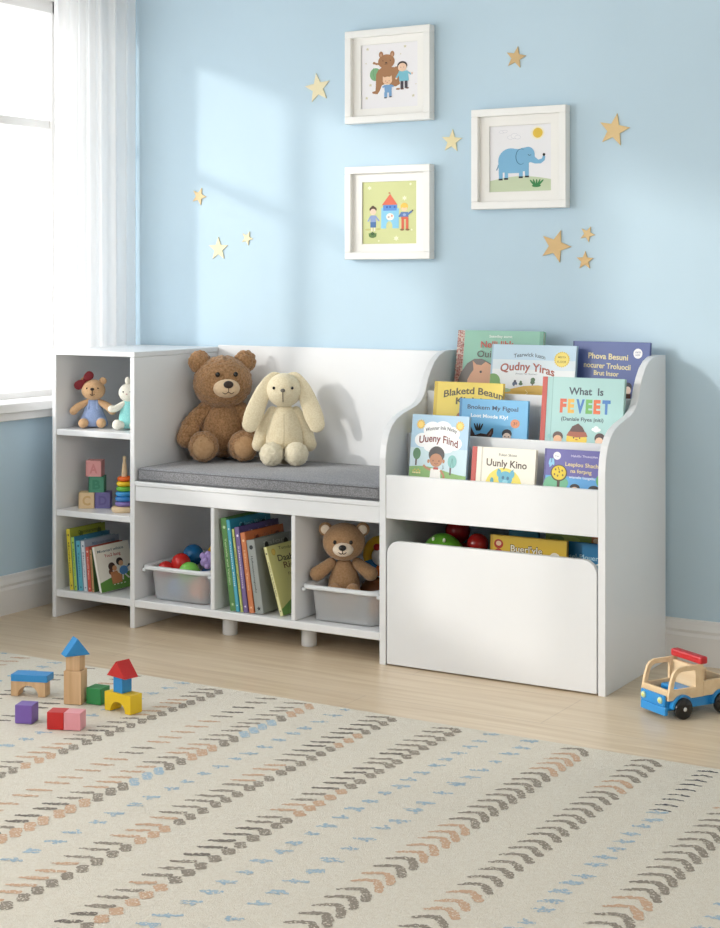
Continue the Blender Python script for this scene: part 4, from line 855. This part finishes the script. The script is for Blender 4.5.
# ------------------------------------------------------------------ letter cubes and ring stacker
def cube(x, y, z, s, rzd, c, letter, lc, label):
    r = tag(empty('letter_cube', (x, y, z), (0, 0, R(rzd))), label, 'toy block', 'soft letter cubes on the middle tower shelf'); mt = M(c, .6); m = MB(); e = .0052; h = s/2
    m.box(-h+.0012, h-.0012, -h+.0012, h-.0012, .0012, s-.0012, mt, .002)
    for sx in (-1, 1):                                       # raised borders on four side faces
        for q in range(2):
            T = Matrix.Rotation(R(90*q), 4, 'Z') @ Matrix.Scale(sx, 4, (0, 1, 0)); m.T = T
            m.box(-h, h, -h, -h+.003, 0, e, mt, .0006).box(-h, h, -h, -h+.003, s-e, s, mt, .0006).box(-h, -h+e, -h, -h+.003, e, s-e, mt, .0006).box(h-e, h, -h, -h+.003, e, s-e, mt, .0006)
    m.T = Matrix.Identity(4); m.build('block_body', r)
    vs, fs = text_geo(letter, .03); L = MB(); wl = s*.50; hl = s*.56
    L.add([((u-.5)*wl, -h+.0002, s*.22+b/.7*hl) for u, b in vs]+[((u-.5)*wl, -h+.0014, s*.22+b/.7*hl) for u, b in vs], fs+[[i+len(vs) for i in f] for f in fs], M(lc, .6)); L.build('letter', r)
CZ_ = .3213; cs = .0475; ca = R(34)
ux, uy = math.cos(ca), math.sin(ca)
bx_, by_ = .068, .080
cube(bx_, by_, CZ_, cs, 34, '#E3C79C', 'C', '#D3AE7A', 'cream cube with raised letter C at the base of the cube stack')
cube(bx_+ux*(cs+.0006), by_+uy*(cs+.0006), CZ_, cs, 34, '#7A72A8', 'D', '#6A6298', 'purple cube with a raised letter at the base of the cube stack')
cube(bx_+ux*.030, by_+uy*.030, CZ_+cs+.0002, cs, 33, '#4E9478', 'B', '#3E8468', 'green cube with raised letter B in the middle of the cube stack')
cube(bx_+ux*.024, by_+uy*.022, CZ_+2*cs+.0004, cs, 28, '#DFA0A0', 'A', '#D08888', 'pink cube with raised letter A on top of the cube stack')
rs = tag(empty('ring_stacker', (.217, .072, CZ_)), 'rainbow ring stacker with a pale wooden peg on the middle tower shelf', 'ring stacker')
part(MB().lathe([(.001, 0), (.0350, 0), (.0372, .003), (.0380, .009), (.0360, .015), (.001, .0165)], WOOD2, 48), 'wooden_base', rs)
part(MB().lathe([(.0085, .016), (.0085, .112), (.0080, .122), (.0058, .140), (.0042, .150), (.0052, .154), (.0055, .158), (.0045, .1625), (.001, .164)], WOOD2, 32), 'peg', rs)
z = .0168
for Rr, c in ((.0345, '#8A78BC'), (.0338, '#3A86CC'), (.0325, '#3F9ADA'), (.0305, '#6DBB45'), (.0298, '#F2CB2E'), (.0275, '#EE6A22')):
    part(MB().torus((0, 0, z+.0072), Rr-.0135, .0072, M(c, .2), 'z', 44, 16).lathe([(.0092, z+.001), (Rr-.0135, z+.001), (Rr-.0135, z+.0134), (.0092, z+.0134)], M(c, .2), 40), 'stacking_ring', rs); z += .01460

# ------------------------------------------------------------------ wooden blocks on the rug
RZ = .0112
def P2(c, sz=.4, rough=.42): return noise_mat('painted_wood_'+c.strip('#'), c, c, 20, rough, .04, 120, stretch=(1, 1, .2))
def blk(name, mb, x, y, z, rzd, label, group='painted wooden blocks on the rug'): return tag(mb.build(name, None, (x, y, z), (0, 0, R(rzd))), label, 'toy block', group)
def bxm(sx, sy, sz, m): return MB().box(-sx/2, sx/2, -sy/2, sy/2, 0, sz, m, .0009, 2)
def rfm(sx, sy, sz, m): return MB().prism([(-sx/2, 0), (sx/2, 0), (0, sz)], -sy/2, sy/2, 'y', m, .0009)
def arch(L, D_, H_, ra, m):
    pts = [(-L/2, 0), (-ra, 0)]+[(-ra*math.cos(R(a)), ra*math.sin(R(a))) for a in range(10, 180, 10)]+[(ra, 0), (L/2, 0), (L/2, H_), (-L/2, H_)]
    bm = MB(); n = 18; A_ = [(-ra*math.cos(R(a)), ra*math.sin(R(a))) for a in range(0, 181, 10)]
    # build as quads so the concave face stays clean
    top = [(-L/2+L*i/n, H_) for i in range(n+1)]; vs = []; fs = []
    for y in (-D_/2, D_/2):
        for p in A_: vs.append((p[0], y, p[1]))
        for p in top: vs.append((p[0], y, p[1]))
        vs += [(-L/2, y, 0), (L/2, y, 0)]
    q = 2*(n+1)+2
    for s in (0, q):
        for i in range(n): fs.append((s+i, s+i+1, s+n+1+i+1, s+n+1+i))
        fs.append((s+0, s+n+1, s+2*(n+1))); fs.append((s+n, s+2*(n+1)+1, s+n+1+n))
    for i in range(n): fs.append((i, i+1, q+i+1, q+i)); fs.append((n+1+i, n+2+i, q+n+2+i, q+n+1+i))
    e = 2*(n+1); fs += [(e, 0, q, q+e), (n, e+1, q+e+1, q+n), (e, n+1, q+n+1, q+e), (e+1, n+1+n, q+n+1+n, q+e+1)]
    return bm.add(vs, fs, m)
BLUE, RED, YEL, GRN, PNK, PUR = [P2(c) for c in ('#2E8CCB', '#C4211E', '#EBC51C', '#2E8A4C', '#E39AA2', '#7658A8')]
blk('tall_wooden_block', bxm(.0430, .0400, .0780, WOOD), .7240, -.7250, RZ, 20, 'tall plain wooden block standing upright at the foot of the block tower')
blk('wooden_cube_block', bxm(.0350, .0330, .0350, WOOD), .7240, -.7250, RZ+.0782, 18, 'small plain wooden cube between the tall block and the blue roof')
blk('roof_block', rfm(.0610, .0360, .0400, BLUE), .7240, -.7250, RZ+.1134, 58, 'blue triangular roof block on top of the plain wooden tower')
blk('green_cube_block', bxm(.0400, .0400, .0380, GRN), .7700, -.6980, RZ, 7, 'green cube block between the wooden tower and the yellow arch')
blk('arch_block', arch(.0820, .0380, .0430, .0240, YEL), .8660, -.7220, RZ, -5, 'yellow arch block carrying the small blue block')
blk('blue_cube_block', bxm(.0300, .0300, .0360, BLUE), .8620, -.7200, RZ+.0432, -8, 'small blue block standing on the yellow arch under the red roof')
blk('roof_block', rfm(.0680, .0400, .0370, RED), .8620, -.7200, RZ+.0794, -12, 'red triangular roof block on top of the small blue block')
blk('red_cube_block', bxm(.0385, .0385, .0385, RED), .8290, -.9030, RZ, 22, 'red cube block touching the pink cube at the front of the rug')
blk('pink_cube_block', bxm(.0385, .0385, .0385, PNK), .8290+.0390*math.cos(R(22)), -.9030+.0390*math.sin(R(22)), RZ, 22, 'pink cube block touching the red cube at the front of the rug')
blk('purple_cube_block', bxm(.0400, .0400, .0410, PUR), .7360, -.9030, RZ, 20, 'purple cube block standing alone near the red cube')
blk('arch_block', arch(.0860, .0330, .0350, .0260, WOOD), .5860, -.7280, RZ, 20, 'plain wooden arch block under the blue slab')
blk('slab_block', bxm(.0920, .0420, .0165, BLUE), .5880, -.7240, RZ+.0352, 20, 'flat blue slab block lying across the plain wooden arch')

# ------------------------------------------------------------------ wooden toy truck (front faces local -Y)
tk = tag(empty('toy_truck', (1.9690, -.0130, 0), (0, 0, R(-31))), 'wooden toy truck with blue base and red roof bar on the floor', 'toy truck')
TB = P2('#2C8FD4', rough=.3); TR = P2('#C42A30', rough=.3)
ch = part(MB().box(-.036, .043, -.094, .100, .020, .044, TB, .002), 'chassis', tk)
part(MB().box(-.0440, .0450, -.1010, -.0910, .010, .0300, TB, .0025, 2), 'bumper', tk)
part(MB().box(-.0430, .0430, -.1015, -.0945, .0302, .0560, TB, .002), 'front_panel', tk)
for s in (-1, 1):
    part(MB().lathe([(.001, -.1055), (.0070, -.1050), (.0078, -.1016)], M('#CFE5C0', .3), 24, (s*.0300, 0, .0440), 'y').lathe([(.001, -.1065), (.0035, -.1062), (.0038, -.1050)], M('#E8E27A', .3), 16, (s*.0300, 0, .0440), 'y'), 'headlight', tk)
    outer = [(-.0935, .0445), (-.0935, .0560), (-.0870, .0850), (-.0800, .1040), (-.0720, .1130), (-.0600, .1180), (-.0100, .1185), (.0080, .1185), (.0080, .0445)]
    # cab side as a loop with a window opening: two strips
    P = MB(); x0, x1 = (s*.0500, s*.0430) if s > 0 else (s*.0430, s*.0500); x0, x1 = min(x0, x1), max(x0, x1)
    inner = [(-.0790, .0680), (-.0790, .0700), (-.0770, .0820), (-.0720, .0960), (-.0670, .1030), (-.0570, .1075), (-.0200, .1075), (-.0150, .1075), (-.0150, .0680)]
    n = len(outer); vs = [(x, p[0], p[1]) for x in (x0, x1) for L_ in (outer, inner) for p in L_]; fs = []
    o0, i0, o1, i1 = 0, n, 2*n, 3*n
    for k in range(n):
        k2 = (k+1) % n
        fs += [(o0+k, o0+k2, i0+k2, i0+k), (o1+k, o1+k2, i1+k2, i1+k), (o0+k, o0+k2, o1+k2, o1+k), (i0+k, i0+k2, i1+k2, i1+k)]
    P.add(vs, fs, WOOD2); part(P, 'cab_side', tk)
part(MB().box(-.0430, .0430, -.0935, -.0865, .0445, .0680, WOOD2, .001), 'windscreen_base', tk)
part(MB().box(-.0430, .0430, -.0080, .0020, .0445, .1130, WOOD2, .001), 'cab_back', tk)
part(MB().box(-.0420, .0420, -.0860, -.0090, .0442, .0500, TB, .001).box(-.035, .035, -.050, -.012, .0500, .0640, TB, .003), 'seat', tk)
part(MB().box(-.0540, .0540, -.0040, .0180, .1187, .1360, TR, .004, 2), 'roof_bar', tk)
for s in (-1, 1): part(MB().box(min(s*.0430, s*.0500), max(s*.0430, s*.0500), .0085, .0985, .0445, .0800, WOOD2, .0015), 'bed_side', tk)
part(MB().box(-.0430, .0430, .0925, .0985, .0445, .0750, WOOD2, .001), 'tailgate', tk)
for yy in (-.0560, .0600):
    for s in (-1, 1):
        fn = MB(); vs = []; fs = []; x0, x1 = (.0432, .0560) if s > 0 else (-.0560, -.0432)
        for i in range(15):
            a = R(5+170*i/14)
            for x in (x0, x1):
                for rr_ in (.0262, .0315): vs.append((x, yy-rr_*math.cos(a), .0245+rr_*math.sin(a)))
        for i in range(14): b = 4*i; fs += [(b, b+4, b+5, b+1), (b+2, b+3, b+7, b+6), (b+1, b+5, b+7, b+3), (b, b+2, b+6, b+4)]
        fs += [(0, 1, 3, 2), (56, 58, 59, 57)]; part(fn.add(vs, fs, TB), 'mudguard', tk)
        w_ = part(MB().lathe([(.001, -.0065), (.0215, -.0065), (.0240, -.0045), (.0245, 0), (.0240, .0045), (.0215, .0065), (.001, .0065)], M('#141416', .25), 40, (0, 0, 0), 'x'), 'wheel', tk, (s*.0555, yy, .0246))
        part(MB().lathe([(.001, s*.0092), (.0045, s*.0085), (.0050, s*.0062)], M('#D9D9D6', .3, Metallic=.3), 20, (0, 0, 0), 'x'), 'hub_cap', w_)
